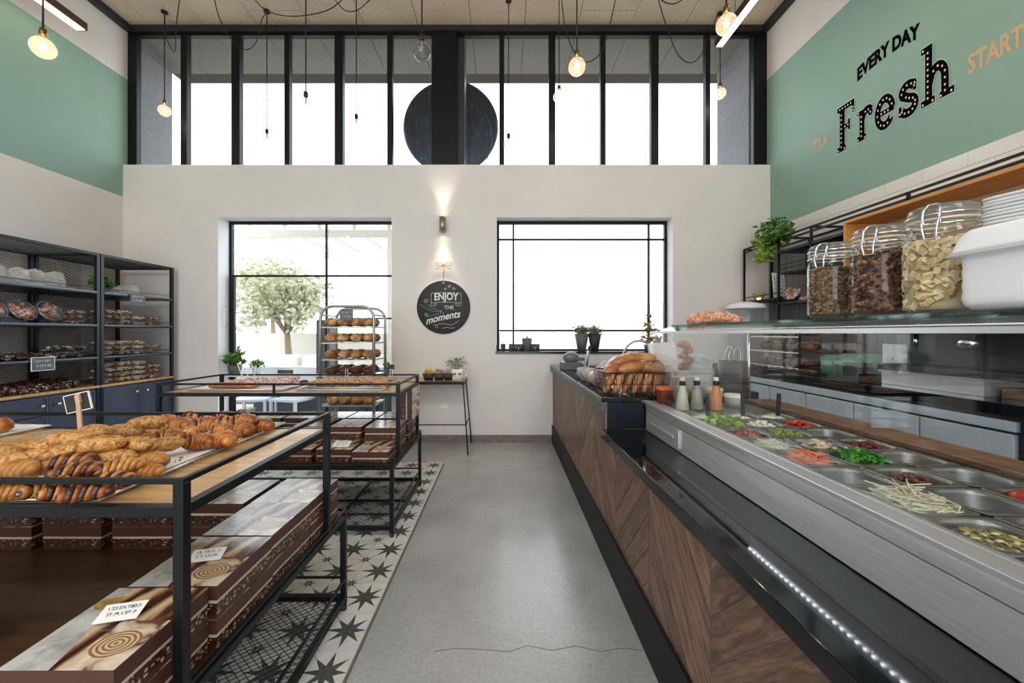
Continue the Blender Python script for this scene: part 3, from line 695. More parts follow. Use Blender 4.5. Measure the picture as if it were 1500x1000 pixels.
food('chopped_parsley', (3, 1), both(base(-.03), lambda mb: leaves(mb, (0, 0, -.012), .06, 650, .02, 5, (1, 1, .42), 1, .1), lambda mb: leaves(mb, (0, 0, -.008), .058, 300, .018, 6, (1, 1, .42), 0, .1)), [PAR2, PAR], 'chopped dark green parsley in a steel pan', dz=0.01)
food('white_shreds', (4, 0), both(base(-.035), strips(160, .05, .0016, -.03, -.005, .056, .6, 7, 1)), [WHT], 'white shredded cabbage in the pan beside the carrot', dz=0.02)
food('sliced_mushrooms', (4, 1), both(base(-.03), lumps(90, .014, -.02, .018, .056, 8, 2, (1.2, .9, .28), 6)), [MUSH, MUSH2], 'heap of sliced pale mushrooms')
food('beet_cubes', (4, 2), both(base(-.04), lumps(90, .009, -.04, -.02, .055, 9, 1)), [REDD], 'dark red diced beet in a back pan', dz=0.03)
food('reddish_bits', (5, 0), both(base(-.04), lumps(110, .009, -.04, -.012, .055, 10, 2)), [mat('reddish', '#b25a3c', .5), NUT], 'reddish chopped bits in the front pan behind white shreds', dz=0.028)
food('green_olives', (5, 1), both(base(-.04), lumps(70, .009, -.04, -.012, .055, 11, 1, (1, 1, 1), 6)), [OLV], 'green olives in a middle pan', dz=0.028)
food('lettuce', (6, 0), both(base(-.03), lambda mb: leaves(mb, (0, 0, -.002), .066, 420, .034, 12, (1, 1, .45), 0, .1), lambda mb: leaves(mb, (0, 0, .004), .06, 260, .03, 13, (1, 1, .45), 1, .1)), [LET1, LET2], 'heap of shredded green lettuce')
food('white_cheese', (6, 1), both(base(-.02), lumps(70, .01, -.02, .004, .055, 14, 1)), [WHT], 'crumbled white cheese beside the lettuce', dz=0.008)
food('red_peppers', (6, 2), both(base(-.035), lumps(80, .011, -.034, -.008, .056, 15, 2, (1.6, .7, .4))), [REDF, mat('red_orange', '#d4532c', .4)], 'chopped red peppers in a back pan', dz=0.024)
for i, (nm, cc) in enumerate((('white_spread', 0), ('pale_cream', 1), ('white_dip', 2))):
    food(nm, (7, cc), both(base(-.006), lambda mb: mb.ball((0, .01, -.008), .05, 10, 0, (1, .9, .22), .2, 4)), [WHT2], ['smooth white spread in the farthest front pan', 'pale cream in the farthest middle pan', 'white dip in the farthest back pan'][i])
def onion(mb): mb.ball((0, 0, 0), .04, 14, 0, (1, .8, .7), .05, 3)
x, y, z = PANS[(1, 1)]; mb = MB(); onion(mb); tag(mb.build('onion_half', [mat('onion', '#e3ddc4', .35)], None, (x + .02, y + .01, z - .058), recalc=False), 'peeled white onion half lying in an almost empty pan', 'onion')
x, y, z = PANS[(2, 2)]
tag(MB().tube([(x - .04, y, z - .075), (x, y + .01, z - .06), (x + .05, y - .01, z - .03)], .003, 5).ball((x - .045, y, z - .07), .016, 8, 0, (1, .8, .5)).build('small_spoon', [WHITEP], recalc=False), 'small white spoon left in the pan behind the nuts', 'spoon')
mb = MB()
for k in range(12): mb.box(-.055 + k * .0092, -.05 + k * .0092, -.055, .055, -.055, -.048)
mb.box(-.06, .06, -.06, .06, -.06, -.055); x, y, z = PANS[(2, 0)]
tag(mb.build('ridged_mat', [POTB], None, (x, y, z)), 'ridged black drain mat in the pan behind the sprouts', 'mat')
tomx = [(-.04, -.02, -.02), (.035, -.03, -.02), (0, .04, -.02), (.0, -.005, .03)]
for i, (dx, dy, dz) in enumerate(tomx):
    mb = MB().ball((0, 0, 0), .036, 16, 0, (1, 1, .85)); mb.ball((0, 0, .03), .006, 5, 1, (1.6, 1.6, .4))
    xx, yy, zz = PANS[(1, 2)]
    tag(mb.build('tomato', [mat('tomato_skin', '#c8402a', .22), PAR], None, (xx + dx, yy + dy, zz + dz)), 'ripe red tomato in the back pan, %s' % ['the left one at the bottom', 'the right one at the bottom', 'the far one at the bottom', 'on top of the other three'][i], 'tomato', 'tomatoes in the pan')
# black handled tongs standing in the far pans
for i, (px, c) in enumerate(((1018, 0), (1072, 1), (1125, 2))):
    x, y, z = PANS[(7, c)]
    o = thing('serving_spoon', 'black-handled serving spoon stuck upright in the %s' % ['white spread', 'pale cream', 'white dip'][i], 'spoon', (x + .0, y - .03, z - .01), 0, 'serving spoons in the far pans')
    mb = MB().box(-.009, .009, -.005, .005, .02, .125); mb.build('handle', [POTB], o, rot=(0, R(3 * (i - 1)), 0), bevel=.003)
    MB().tube([(0, 0, .02), (0, 0, -.02)], .004, 6).ball((0, 0, -.025), .014, 8, 0, (1, .4, 1.2)).build('bowl', [CHROME], o)
# sauce bottles at the far end of the case
def bottle(x, y, mt, lab):
    o = thing('sauce_bottle', lab, 'bottle', (x, y, .903), 0, 'squeeze bottles at the far end of the salad case')
    MB().lathe([(0, 0), (.031, 0), (.033, .006), (.026, .07), (.015, .125), (.013, .15), (0, .152)], 18).build('bottle_body', [mt], o)
    MB().lathe([(.0135, .126), (.0155, .127), (.0155, .148), (.0135, .15)], 14).build('collar', [POTB], o)
    MB().lathe([(.0125, .152), (.0125, .168), (.004, .170), (0, .17)], 12).build('cap', [WHITEP], o)
bottle(.93, 2.09, mat('mayo', '#e6e0c6', .3), 'cream coloured sauce bottle, nearest the front glass'); bottle(1.01, 2.10, mat('clear_sauce', '#a7a79a', .2), 'greyish translucent sauce bottle between cream and orange ones'); bottle(1.105, 2.09, mat('orange_sauce', '#d58a55', .3), 'orange sauce bottle beside the pale ones')
def tub(x, y, r_, h, mt, lidm, lab, z=.903):
    o = thing('sauce_tub', lab, 'tub', (x, y, z), 0, 'tubs behind the sauce bottles')
    MB().lathe([(0, 0), (r_ * .88, 0), (r_, h)], 18).build('tub_body', [mt], o)
    MB().lathe([(r_ * 1.05, h), (r_ * 1.05, h + .012), (r_ * .9, h + .016), (0, h + .016)], 18).build('lid', [lidm], o)
tub(.90, 2.24, .045, .085, mat('ketchup_tub', '#7a2b14', .4), mat('orange_lid', '#c8672a', .4), 'brown red tub with an orange lid'); tub(.99, 2.24, .04, .075, BAG, PLASTIC, 'clear plastic tub beside the red tub')
tub(1.08, 2.25, .04, .075, mat('green_tub', '#a9a86a', .4), PLASTIC, 'pale green tub behind the orange bottle'); tub(1.17, 2.23, .042, .08, mat('yellow_tub', '#cfc38b', .4), mat('cream_lid', '#d9d3a8', .4), 'pale yellow tub right of the bottles')
tub(1.26, 2.2, .05, .05, mat('white_tub', '#dcd9cd', .4), WHT2, 'short white tub near the case post')

# ------------------------------------------------------------------ jars and boxes on the glass shelf
def jar(x, y, r_, h, fill_mats, fn_seed, size, sq, lab, n, frac=.66):
    o = thing('storage_jar', lab, 'jar', (x, y, 1.3475), 0, 'clip-top glass jars on the shelf')
    MB().lathe([(0, .001), (r_ * .9, .001), (r_, .012), (r_, h * .66), (r_ * .96, h * .74), (r_ * .84, h * .79), (r_ * .84, h * .84)], 32).build('glass_body', [JARG], o)
    MB().lathe([(r_ * .95, h * .84), (r_ * .97, h * .85), (r_ * .95, h * .86)], 32).build('seal', [mat('pale_seal', '#d9c3ae', .6)], o)
    MB().lathe([(r_ * .93, h * .865), (r_ * .96, h * .88), (r_ * .93, h * .92), (r_ * .9, h * .97), (r_ * .75, h * .995), (0, h)], 32).build('glass_lid', [glassmat('lid_glass', (.85, .9, .87, 1), 1.5, .1, '#dfe4dc', .12)], o)
    a = R(209); ux, uy = math.cos(a), math.sin(a); p = lambda q, z_, s_=0: (ux * q - uy * s_, uy * q + ux * s_, z_)
    mb = MB(); w_ = .0021
    for z_ in (h * .80, h * .895): mb.tube([(r_ * .975 * math.cos(R(k * 15)), r_ * .975 * math.sin(R(k * 15)), z_) for k in range(24)], w_, 5, closed=True)
    for s_ in (-.013, .013):
        mb.tube([p(r_, h * .8, s_), p(r_ + .012, h * .86, s_), p(r_ + .006, h * .93, s_), p(r_ * .9, h * .985, s_ * .6)], w_, 5)
        mb.tube([p(r_ + .012, h * .86, s_), p(r_ + .022, h * .76, s_ * .9), p(r_ + .016, h * .66, s_ * .7)], w_ * 1.1, 5)
        mb.tube([p(r_, h * .93, s_), p(r_ + .01, h * .88, s_), p(r_ + .004, h * .8, s_)], w_, 5)
    mb.tube([p(r_ + .016, h * .66, -.009), p(r_ + .016, h * .66, .009)], w_ * 1.1, 5); mb.tube([p(r_ * .9, h * .985, -.008), p(r_ * .9, h * .985, .008)], w_ * 1.5, 5)
    mb.build('wire_clip', [CHROME], o, recalc=False)
    r2 = random.Random(fn_seed); mb = MB(); H = h * frac; rr = r_ * .955
    mb.lathe([(0, .006), (rr * .9, .006), (rr * .93, .02), (rr * .93, H * .97), (0, H)], 24, m=0)
    for i in range(n):
        if r2.random() < .8: q = rr * (.93 + .03 * r2.random()); z_ = .012 + (H - .012) * r2.random()
        else: q = rr * .93 * math.sqrt(r2.random()); z_ = H * (.97 + .03 * r2.random())
        a = r2.random() * 6.3
        M_ = Matrix.Rotation(a, 3, 'Z') @ Matrix.Rotation(r2.random() * 6, 3, 'X') @ Matrix.Rotation(r2.random(), 3, 'Y')
        c_ = (q * math.cos(a), q * math.sin(a), z_)
        if fn_seed == 3:
            mb.cbox((0, 0, 0), (size * 1.9, size * 1.9, size * 1.4), r2.randrange(len(fill_mats)), M=Matrix.Translation(c_) @ M_.to_4x4())
        else: mb.ball(c_, size * (.7 + .6 * r2.random()), 5, r2.randrange(len(fill_mats)), sq, .2, i, M_, smooth=False)
    mb.build('contents', fill_mats, o, kind='stuff', recalc=False)
jar(1.0, 1.222, .063, .222, [mat('sd1', '#7a6142', .7), mat('sd2', '#5c4a30', .7), mat('sd3', '#a08a5c', .7), mat('sd4', '#6b3f2a', .7)], 1, .0045, (1.5, .8, .5), 'clip-top jar of small mixed seeds, farthest of the three jars', 1900)
jar(1.0, 1.065, .063, .232, [mat('gr1', '#6f4a34', .6), mat('gr2', '#4d2d25', .6), mat('gr3', '#936b48', .6), mat('gr4', '#3a2020', .6)], 2, .0068, (1.4, .9, .6), 'clip-top jar of dark granola, middle of the three jars', 1000, .68)
jar(.998, .915, .063, .24, [mat('cr1', '#cdb98f', .7), mat('cr2', '#dccaa3', .7), mat('cr3', '#b39b6c', .7)], 3, .0078, (1, 1, .6), 'clip-top jar of square beige croutons beside white tubs', 430, .66)
# stacked white foam trays
FOAM = mat('foam', '#e9e9ea', .5, Subsurface_Weight=.0)
o = thing('plastic_crate', 'large white rounded plastic crate with a domed lid beside the crouton jar', 'crate', (1.005, .725, 1.3475))
mb = MB(); mb.loops([rrect(.150, .18, .03, 0), rrect(.165, .195, .03, .008)] + [rrect(.168 + .002 * (k % 2), .198 + .002 * (k % 2), .03, .012 + k * .012) for k in range(8)] + [rrect(.172, .204, .03, .105), rrect(.20, .235, .035, .107), rrect(.20, .235, .035, .111), rrect(.16, .19, .03, .111)], cap0=True, cap1=False); mb.build('crate_body', [FOAM], o)
mb = MB(); mb.loops([rrect(.198, .233, .035, .112), rrect(.190, .225, .04, .120), rrect(.178, .212, .045, .148), rrect(.165, .2, .05, .158), rrect(.12, .15, .05, .162)], cap0=True); mb.build('crate_lid', [FOAM], o, rot=(0, R(-1), 0))
o2 = thing('foam_tray_stack', 'crooked stack of thin white foam trays on top of the crate lid', 'trays', (1.035, .71, 1.3475 + .166), (R(2), R(-3), R(5)))
for k in range(8): MB().loops([rrect(.165, .20, .03, k * .0066), rrect(.172 + .003 * (k % 3), .207, .03, k * .0066 + .002), rrect(.172 + .003 * (k % 3), .207, .03, k * .0066 + .0045), rrect(.165, .2, .03, k * .0066 + .006)], cap0=True).build('tray', [FOAM], o2)
# ------------------------------------------------------------------ lamps
# unseen fill panels added behind the camera to brighten the interior
for i, (x, y) in enumerate(((-3.2, -1.2), (-.6, -1.2), (1.9, -1.2), (-3.2, -3.0), (1.9, -3.0))):
    o = thing('added_fill_panel', 'added square fill light panel, unseen behind the camera, %s' % ['front row left', 'front row middle', 'front row right', 'rear row left', 'rear row right'][i], 'ceiling light', (x, y, 4.93), 0, 'added fill light panels behind the camera')
    MB().box(-.62, .62, -.62, .62, .0, .05).build('housing', [WHITEP], o); lamp('fill_light', 'AREA', (0, 0, -.01), 24, (1, .99, .99), size=(1.2, 1.2), parent=o)
def pendant(px, py, dmin, lit, lab, hook=None, Y=None):
    Y = Y or .125 * F / dmin; X = (px - 737) / F * Y; Z = EYE - (py - 488) / F * Y
    o = thing('pendant_lamp', lab, 'pendant lamp', (X, Y, Z), 0, 'globe pendant lamps')
    prof = [(.0135, .082), (.016, .070), (.024, .058)] + [(.0625 * math.sin(R(a)), .0625 * math.cos(R(a))) for a in range(30, 181, 10)]
    MB().lathe([(max(r_, 0), z) for r_, z in prof], 24).build('glass_globe', [BULBG_L if lit else BULBG], o)
    k = MB(); k.lathe([(0, .125), (.010, .125), (.018, .118), (.019, .085), (.016, .078), (0, .078)], 16).build('socket', [BRASS if lit else DBRASS], o)
    MB().tube([(0, 0, .123), (0, 0, ZC - Z)], .0055, 6).build('cord', [CORD], o)
    mb = MB()
    if lit: mb.ball((0, 0, .004), .016, 10, 0, (1, 1, 1.3)); mb.tube([(0, 0, .02), (0, 0, .078)], .004, 6, 1)
    else:
        mb.tube([(0, 0, .02), (0, 0, .078)], .005, 6, 1); mb.tube([(.012 * math.cos(a * .8), .012 * math.sin(a * .8), .02 - abs((a % 4) - 2) * .012) for a in range(16)], .0009, 4, 0)
    mb.build('filament', [FILA if lit else FILC, mat('bulb_stem', '#cfcac0', .4)], o)
    MB().lathe([(.0, -.001), (.03, -.001), (.034, -.02), (0, -.022)], 16, c=(0, 0, ZC - Z)).build('ceiling_hook', [CORD], o)
    if lit: lamp('bulb_light', 'POINT', (0, 0, .0), 4, (1, .78, .55), parent=o, shadow_soft_size=.02)
    return o
BULBG = glassmat('bulb_glass', (.9, .9, .91, 1), 1.9, 0, '#5c5c60', .22); BULBG_L = glassmat('bulb_glass_lit', (.98, .96, .93, 1), 1.5, .05, '#fff3e2', .07)
for a in [(63, 70, 29, 1, 'lit globe pendant at far left, hanging low before the green wall', None, 2.54), (241, 162, 17, 1, 'lit globe pendant by the left end of the high window', None, 4.63),
          (391, 205, 14, 0, 'small unlit globe pendant, lowest of those left of the dark disc', None, 4.62), (448, 155, 21, 0, 'unlit globe pendant, the higher and larger of the three clear ones left', None, None),
          (522, 184, 17, 0, 'unlit globe pendant nearest the left edge of the dark disc', None, None), (618, 76, 26, 0, 'large clear globe pendant hanging just above the dark disc', None, None),
          (745, 212, 16.5, 0, 'clear globe pendant at the right edge of the dark disc', None, None), (845, 98, 24.5, 1, 'large lit globe pendant right of the black post', None, None),
          (819, 142, 17, 1, 'smaller lit pendant just below left of the large lit one', None, None), (1064, 36, 28, 1, 'large lit globe pendant beside the glowing linear light', None, None), (1055, 137, 16, 1, 'small lit globe pendant by the right end of the high window', None, 4.65)]:
    pendant(*a)
def swag(pts, lab, Y=4.4):
    P_ = []
    for px, py, Yk in pts: P_.append(((px - 737) / F * Yk, Yk, min(EYE - (py - 488) / F * Yk, ZC - .003)))
    # smooth
    out = []
    for i in range(len(P_) - 1):
        p0 = Vector(P_[max(i - 1, 0)]); p1 = Vector(P_[i]); p2 = Vector(P_[i + 1]); p3 = Vector(P_[min(i + 2, len(P_) - 1)])
        for s_ in range(6):
            u = s_ / 6; out.append(.5 * ((2 * p1) + (-p0 + p2) * u + (2 * p0 - 5 * p1 + 4 * p2 - p3) * u * u + (-p0 + 3 * p1 - 3 * p2 + p3) * u ** 3))
    out.append(Vector(P_[-1])); tag(MB().tube(out, .005, 5).build('lamp_cord', [CORD]), lab, 'cord', 'loose lamp cords draped from the ceiling')
swag([(241, 17, 4.63), (244, 55, 4.6), (256, 76, 4.5), (258, 40, 4.3), (264, -8, 4.2)], 'black lamp cord looping beside the leftmost window bars')
swag([(312, -10, 4.1), (322, 28, 4.2), (340, 58, 4.35), (360, 73, 4.5), (376, 60, 4.55), (383, 30, 4.6), (391, 17, 4.62)], 'black lamp cord in a wide loop left of the first clear bulbs')
swag([(367, -8, 4.2), (391, 16, 4.4), (430, 24, 4.2), (480, 15, 4.0), (508, -8, 3.9)], 'black lamp cord sagging across the top left of the ceiling')
swag([(485, -8, 4.1), (505, 15, 4.3), (525, 14, 4.3), (547, -6, 4.1)], 'short black cord dip above the third clear bulb')
swag([(822, -8, 3.9), (828, 40, 3.9), (842, 78, 3.9), (858, 91, 3.9), (878, 80, 3.9), (890, 50, 3.9), (903, -8, 3.9)], 'black lamp cord looping under the large lit bulb')
swag([(962, -8, 4.0), (975, 35, 4.0), (992, 78, 4.1), (1010, 92, 4.2), (1026, 82, 4.3), (1038, 55, 4.5), (1052, 19, 4.65)], 'black lamp cord looping left of the glowing linear light')
swag([(962, -6, 3.8), (975, 4, 3.8), (990, 5, 3.8), (1006, -6, 3.8)], 'shallow black cord dip at the top edge, right side')
for nm, (X, Yf, Z), lab, hw in (('linear_light', (2.20, 4.12, 4.22), 'glowing warm linear light under the ceiling at right', .035), ('linear_light', (-4.30, 4.12, 4.39), 'slim dark linear light before the left green wall', .05)):
    o = thing(nm, lab, 'ceiling light', (X, Yf, Z))
    MB().box(-hw, hw, -2.6, 0, .0, .075).build('housing', [BLACKM if X > 0 else mat('bronze_housing', '#5b4a38', .4, .6)], o)
    MB().box(-hw * .85, hw * .85, -2.58, -.02, -.006, -.001).build('diffuser', [emis('linear_glow', '#ffdcae', 7 if X > 0 else 3)], o)
    for y in (-2.3, -.3): MB().tube([(0, y, .075), (0, y, ZC - Z)], .003, 5).build('hanger', [CORD], o)
o = thing('wall_sconce', 'small brushed up-and-down wall lamp above the round chalkboard', 'wall lamp', (-.713, YW, 2.58))
MB().lathe([(.034, -.085), (.037, -.085), (.037, .085), (.034, .085), (.034, -.085)], 24, c=(0, -.075, 0)).build('shade', [mat('sconce_nickel', '#a59f92', .35, .8)], o)
MB().box(-.02, .02, -.042, 0, -.03, .03).build('bracket', [mat('sconce_plate', '#a59f92', .35, .8)], o)
MB().lathe([(0, -.05), (.03, -.05), (.03, .05), (0, .05)], 16, c=(0, -.075, 0)).build('lamp_core', [emis('sconce_glow', '#ffe9c9', 25)], o)
for s_ in (0, 180): lamp('sconce_beam', 'SPOT', (0, -.075, .088 if s_ else -.088), 9, (1, .86, .68), rot=(R(s_ + (5 if s_ else -5)), 0, 0), parent=o, spot_size=R(66), spot_blend=.8, shadow_soft_size=.03)
# round chalkboard
o = thing('round_chalkboard', 'round black chalkboard reading ENJOY THE moments hung by a twine bow', 'sign', (-.709, YW - .004, 1.61))
MB().lathe([(0, 0), (.31, 0), (.318, .004), (.318, .012), (.31, .016), (0, .016)], 64, M=Matrix.Rotation(R(90), 4, 'X')).build('board', [SLATE], o)
mb = MB().lathe([(.318, .001), (.321, .003), (.321, .011), (.318, .013)], 64, M=Matrix.Rotation(R(90), 4, 'X')); mb.build('pale_rim', [CARDW], o)
yq = -.0175
text('enjoy_text', 'ENJOY', .118, CHALK, o, (0.03, yq, .115), depth=.0005, warp=lambda x, y: (x, y - .35 * x * x + .01), sx=.82, bold=.003)
text('the_text', 'THE', .062, CHALK, o, (.065, yq, -.005), depth=.0005)
text('moments_text', 'moments', .125, CHALK, o, (.0, yq, -.115), depth=.0005, warp=lambda x, y: (x + .18 * y, y + .22 * x - .25 * x * x), sx=.86, bold=.002)
def line(pts, w_=.0035): return MB().tube([(x, yq, z) for x, z in pts], w_, 4, flat=1)
def curl(mb, pts, w_=.0022): mb.tube([(x, yq, z) for x, z in pts], w_, 4)
mb = MB()
ub = [(-.145 + .35 * i / 10, .175 - .35 * (-.145 + .35 * i / 10 - .03) ** 2 * .9) for i in range(11)]; lb = [(x, z - .115) for x, z in ub]
curl(mb, ub); curl(mb, lb); curl(mb, [ub[0], (-.15, .12), lb[0]]); curl(mb, [ub[-1], (.21, .12), lb[-1]])
for sgn, q in ((1, lb[0]), (-1, lb[-1])): curl(mb, [q, (q[0] + .0 * sgn, q[1] - .03), (q[0] + .05 * sgn, q[1] - .035), (q[0] + .07 * sgn, q[1] - .01), (q[0] + .04 * sgn, q[1] - .008), (q[0] + .03 * sgn, q[1] - .025)])
mb.build('banner', [CHALK], o, kind='stuff')
mb = MB()
for (cx, cz, r_, s_) in ((-.21, .07, .03, 1), (-.205, -.085, .026, -1), (.07, .245, .022, 1), (.12, .225, .022, -1), (.02, .215, .016, 1)):
    curl(mb, [(cx + r_ * (1 - a / 14) * math.cos(s_ * a * .7), cz + r_ * (1 - a / 14) * math.sin(s_ * a * .7)) for a in range(13)])
def dash(p, q, bend, n=9):
    for k in range(n):
        f = lambda u: (p[0] + (q[0] - p[0]) * u, p[1] + (q[1] - p[1]) * u + bend * 4 * u * (1 - u))
        curl(mb, [f(k / n), f((k + .6) / n)])
dash((-.27, .03), (-.01, -.05), -.03); dash((-.18, .03), (-.01, -.045), -.02, 6); dash((-.19, -.11), (.02, -.06), .0, 7)
curl(mb, [(-.1, -.22), (-.04, -.195), (.03, -.2), (.09, -.215), (.14, -.19), (.18, -.16)]); curl(mb, [(-.02, -.25), (.04, -.24), (.1, -.25), (.14, -.24)]); curl(mb, [(-.12, -.205), (-.08, -.22), (-.06, -.245), (-.1, -.24)])
mb.build('flourish', [CHALK], o, kind='stuff')
TW = mat('twine', '#a08a72', .9)
mb = MB(); mb.tube([(0, -.016, .30), (0, -.01, .42), (0, -.006, .52)], .003, 5)
for s_ in (-1, 1):
    mb.tube([(0, -.012, .50), (s_ * .05, -.02, .535), (s_ * .1, -.02, .525), (s_ * .09, -.02, .50), (s_ * .04, -.015, .495), (0, -.012, .50)], .003, 5); mb.tube([(0, -.012, .50), (s_ * .05, -.015, .47), (s_ * .095, -.015, .455)], .003, 5)
mb.build('twine_bow', [TW], o); mb = MB().lathe([(0, -.0), (.008, 0), (.008, .02), (0, .02)], 10, c=(0, 0, 0), M=Matrix.Translation((0, 0, .29)) @ Matrix.Rotation(R(90), 4, 'X')); mb.build('nail', [CARDW], o)
mb = MB(); mb.box(-.045, .045, -.008, 0, -.03, .03); mb.box(-.035, -.002, -.0105, -.008, -.02, .02); mb.box(.002, .035, -.0105, -.008, -.02, .02)
tag(mb.build('wall_outlet', [WHITEP], None, (-.70, YW - .001, .435)), 'white double wall outlet under the narrow console table', 'outlet')

# ------------------------------------------------------------------ narrow console table with pots
o = thing('console_table', 'narrow console table with thin splayed black legs against the back wall', 'table', (-.95, 4.6, 0))
MB().box(-.52, .518, -.18, .19, .745, .772).build('table_top', [OAK], o, bevel=.002)
mb = MB(); mb.box(-.525, .523, -.185, -.18, .737, .772); mb.box(-.525, .523, .19, .195, .737, .772); mb.box(.518, .523, -.18, .19, .737, .772); mb.box(-.525, -.52, -.18, .19, .737, .772); mb.build('edge_frame', [BLACKM], o)
for sx in (-1, 1):
    for (ya, yb) in ((-.17, -.30), (.17, .185)): MB().tube([(sx * .51, ya, .745), (sx * .575, yb, .0)], .007, 8).build('leg', [BLACKM], o)
    MB().tube([(sx * .548, -.243, .31), (sx * .548, .182, .31)], .006, 6).build('brace', [BLACKM], o)
MB().tube([(-.548, -.243, .31), (.548, -.243, .31)], .006, 6).build('brace', [BLACKM], o)
def pot(name, lab, cat, loc, r_, h, potm, lm, n, lr, ls, seed, group=None, taper=.8, sq=(1, 1, .8), up=0.0, rim=True):
    o = thing(name, lab, cat, loc, 0, group)
    MB().lathe([(0, 0), (r_ * taper, 0), (r_, h), (r_ * .9, h), (r_ * .88, h - .01), (0, h - .01)], 20).build('pot', [potm], o)
    mb = MB().lathe([(0, h - .008), (r_ * .87, h - .008)], 12, m=1); leaves(mb, (0, 0, h + lr * .55 + up), lr, n, ls, seed, sq)
    for k in range(6): mb.tube([(0, 0, h - .01), (lr * .5 * math.cos(k), lr * .5 * math.sin(k), h + lr * .6 + up)], .0012, 4, 0)
    mb.build('foliage', [lm, SOIL], o, kind='stuff', recalc=False); return o
YEL = mat('yellow_flower', '#e2c722', .5); PINKB = mat('dry_flower', '#c9a38a', .7); PALE = mat('pale_flower', '#cbbfae', .7)
for i, (px, lm, lab, n) in enumerate(((628, YEL, 'black pot of bright yellow blooms on the console table', 160), (643.5, PINKB, 'black pot of dry pinkish blooms between two others', 110), (657.5, PALE, 'black pot of pale sparse blooms beside the white jug', 60))):
    X = (px - 737) / F * 4.55 ; o = thing('flower_pot', lab, 'pot', (X - .0, 4.55, .7735), 0, 'small black pots on the console table')
    mb = MB(); mb.loops([rrect(.085, .085, .008, 0), rrect(.125 if i == 0 else .115, .11, .008, .075), rrect(.105, .1, .008, .075), rrect(.1, .095, .008, .06)], cap0=True); mb.build('pot', [POTB], o)
    mb = MB(); leaves(mb, (0, 0, .085), .05, n, .03, 60 + i, (1.1, 1, .6)); mb.build('blooms', [lm], o, kind='stuff', recalc=False)
o = thing('white_jug', 'white ceramic jug with a sprig of small grey-green leaves', 'jug', (-.515, 4.55, .7735))
mb = MB(); mb.loops([rrect(.12, .1, .02, 0), rrect(.125, .1, .02, .06), rrect(.13, .1, .02, .125), rrect(.12, .09, .02, .128), rrect(.11, .08, .02, .11)], cap0=True); mb.build('jug_body', [mat('white_ceramic', '#e5e3df', .3)], o)
MB().tube([(.06, 0, .11), (.095, 0, .1), (.095, 0, .05), (.06, 0, .03)], .006, 8).build('handle', [WHITEP], o)
mb = MB()
for sx in (-.03, .03): mb.tube([(sx - .014, -.0505, .045), (sx, -.0508, .055), (sx + .014, -.0505, .045)], .0035, 4); mb.box(sx - .02, sx + .02, -.0505, -.0502, .06, .085)
mb.build('red_mark', [mat('red_mark', '#9c6a66', .6)], o, kind='stuff')
mb = MB(); leaves(mb, (.0, 0, .19), .13, 170, .028, 71, (1.05, .8, .62)); 
for k in range(9): a = -1.2 + k * .3; mb.tube([(0, 0, .1), (.06 * math.sin(a), .02 * math.cos(k), .17), (.13 * math.sin(a), .04 * math.cos(k), .17 + .09 * math.cos(a))], .0014, 4)
mb.build('sprig', [LEAFP], o, kind='stuff', recalc=False)

# ------------------------------------------------------------------ display carts
def cart(name, lab, xa, xb, yu0, yu1, yl0, yl1, mids):
    o = thing(name, lab, 'display cart', ((xa + xb) / 2, (yl0 + yl1) / 2, 0)); cx, cy = (xa + xb) / 2, (yl0 + yl1) / 2
    a, b, u0, u1, l0, l1 = xa - cx, xb - cx, yu0 - cy, yu1 - cy, yl0 - cy, yl1 - cy; T = .025; h = T / 2
    for x in (a + h, b - h):
        for y in (u0 + h, u1 - h): MB().box(x - h, x + h, y - h, y + h, .46, .955).build('upright', [BLACKM], o, bevel=.002)
        for y in (l0 + h, l1 - h): MB().box(x - h, x + h, y - h, y + h, .03, .468).build('leg', [BLACKM], o, bevel=.002); 
        for y in (l0 + h, l1 - h): MB().lathe([(0, 0), (.014, 0), (.014, .03), (0, .03)], 12, c=(x, y, 0)).build('foot', [POTB], o)
    def ring(nm, z0, z1, ya, yb, t_):
        e = .0007; mb = MB(); mb.box(a + e, b - e, ya + e, ya + t_, z0, z1); mb.box(a + e, b - e, yb - t_, yb - e, z0, z1); mb.box(a + e, a + t_, ya + t_, yb - t_, z0, z1); mb.box(b - t_, b - e, ya + t_, yb - t_, z0, z1); mb.build(nm, [BLACKM], o, bevel=.0015)
    ring('top_frame', .876, .90, u0, u1, T); ring('guard_rail', .952, .965, u0, u1, .014); ring('middle_frame', .432, .455, l0, l1, .025); ring('tray_frame', .05, .075, l0, l1, .025); ring('low_rail', .148, .158, l0, l1, .01); ring('middle_rail', .468, .478, l0, l1, .012)
    for x in mids: MB().box(x - cx - .006, x - cx + .006, u0, u0 + .012, .90, .952).build('rail_post', [BLACKM], o)
    MB().box(a + T + .001, b - T - .001, u0 + T + .001, u1 - T - .001, .877, .898).build('wooden_top', [OAK], o)
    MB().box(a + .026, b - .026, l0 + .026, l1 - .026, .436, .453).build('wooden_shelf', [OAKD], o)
    for k in range(1, 4):
        x = a + (b - a) * k / 4; MB().box(x - .01, x + .01, l0 + .025, l1 - .025, .052, .066).build('tray_bar', [BLACKM], o)
    MB().box(a + .025, b - .025, -.008, .008, .052, .066).build('tray_bar', [BLACKM], o)
    mb = MB(); mesh_panel(mb, a + .02, b - .02, l0 + .02, l1 - .02, lambda u, v: (u, v, .07), .036, .0145, .0016); mb.build('wire_mesh', [BLACKM], o, kind='stuff', recalc=False)
    return o
OAKD = speck('dark_oak_board', [(0.3, '#3c2615'), (0.5, '#54381f'), (0.7, '#64452a')], 4, 0.35, 0.1, 0.001, 6, sc3=(1, 8, 8), distortion=.8)
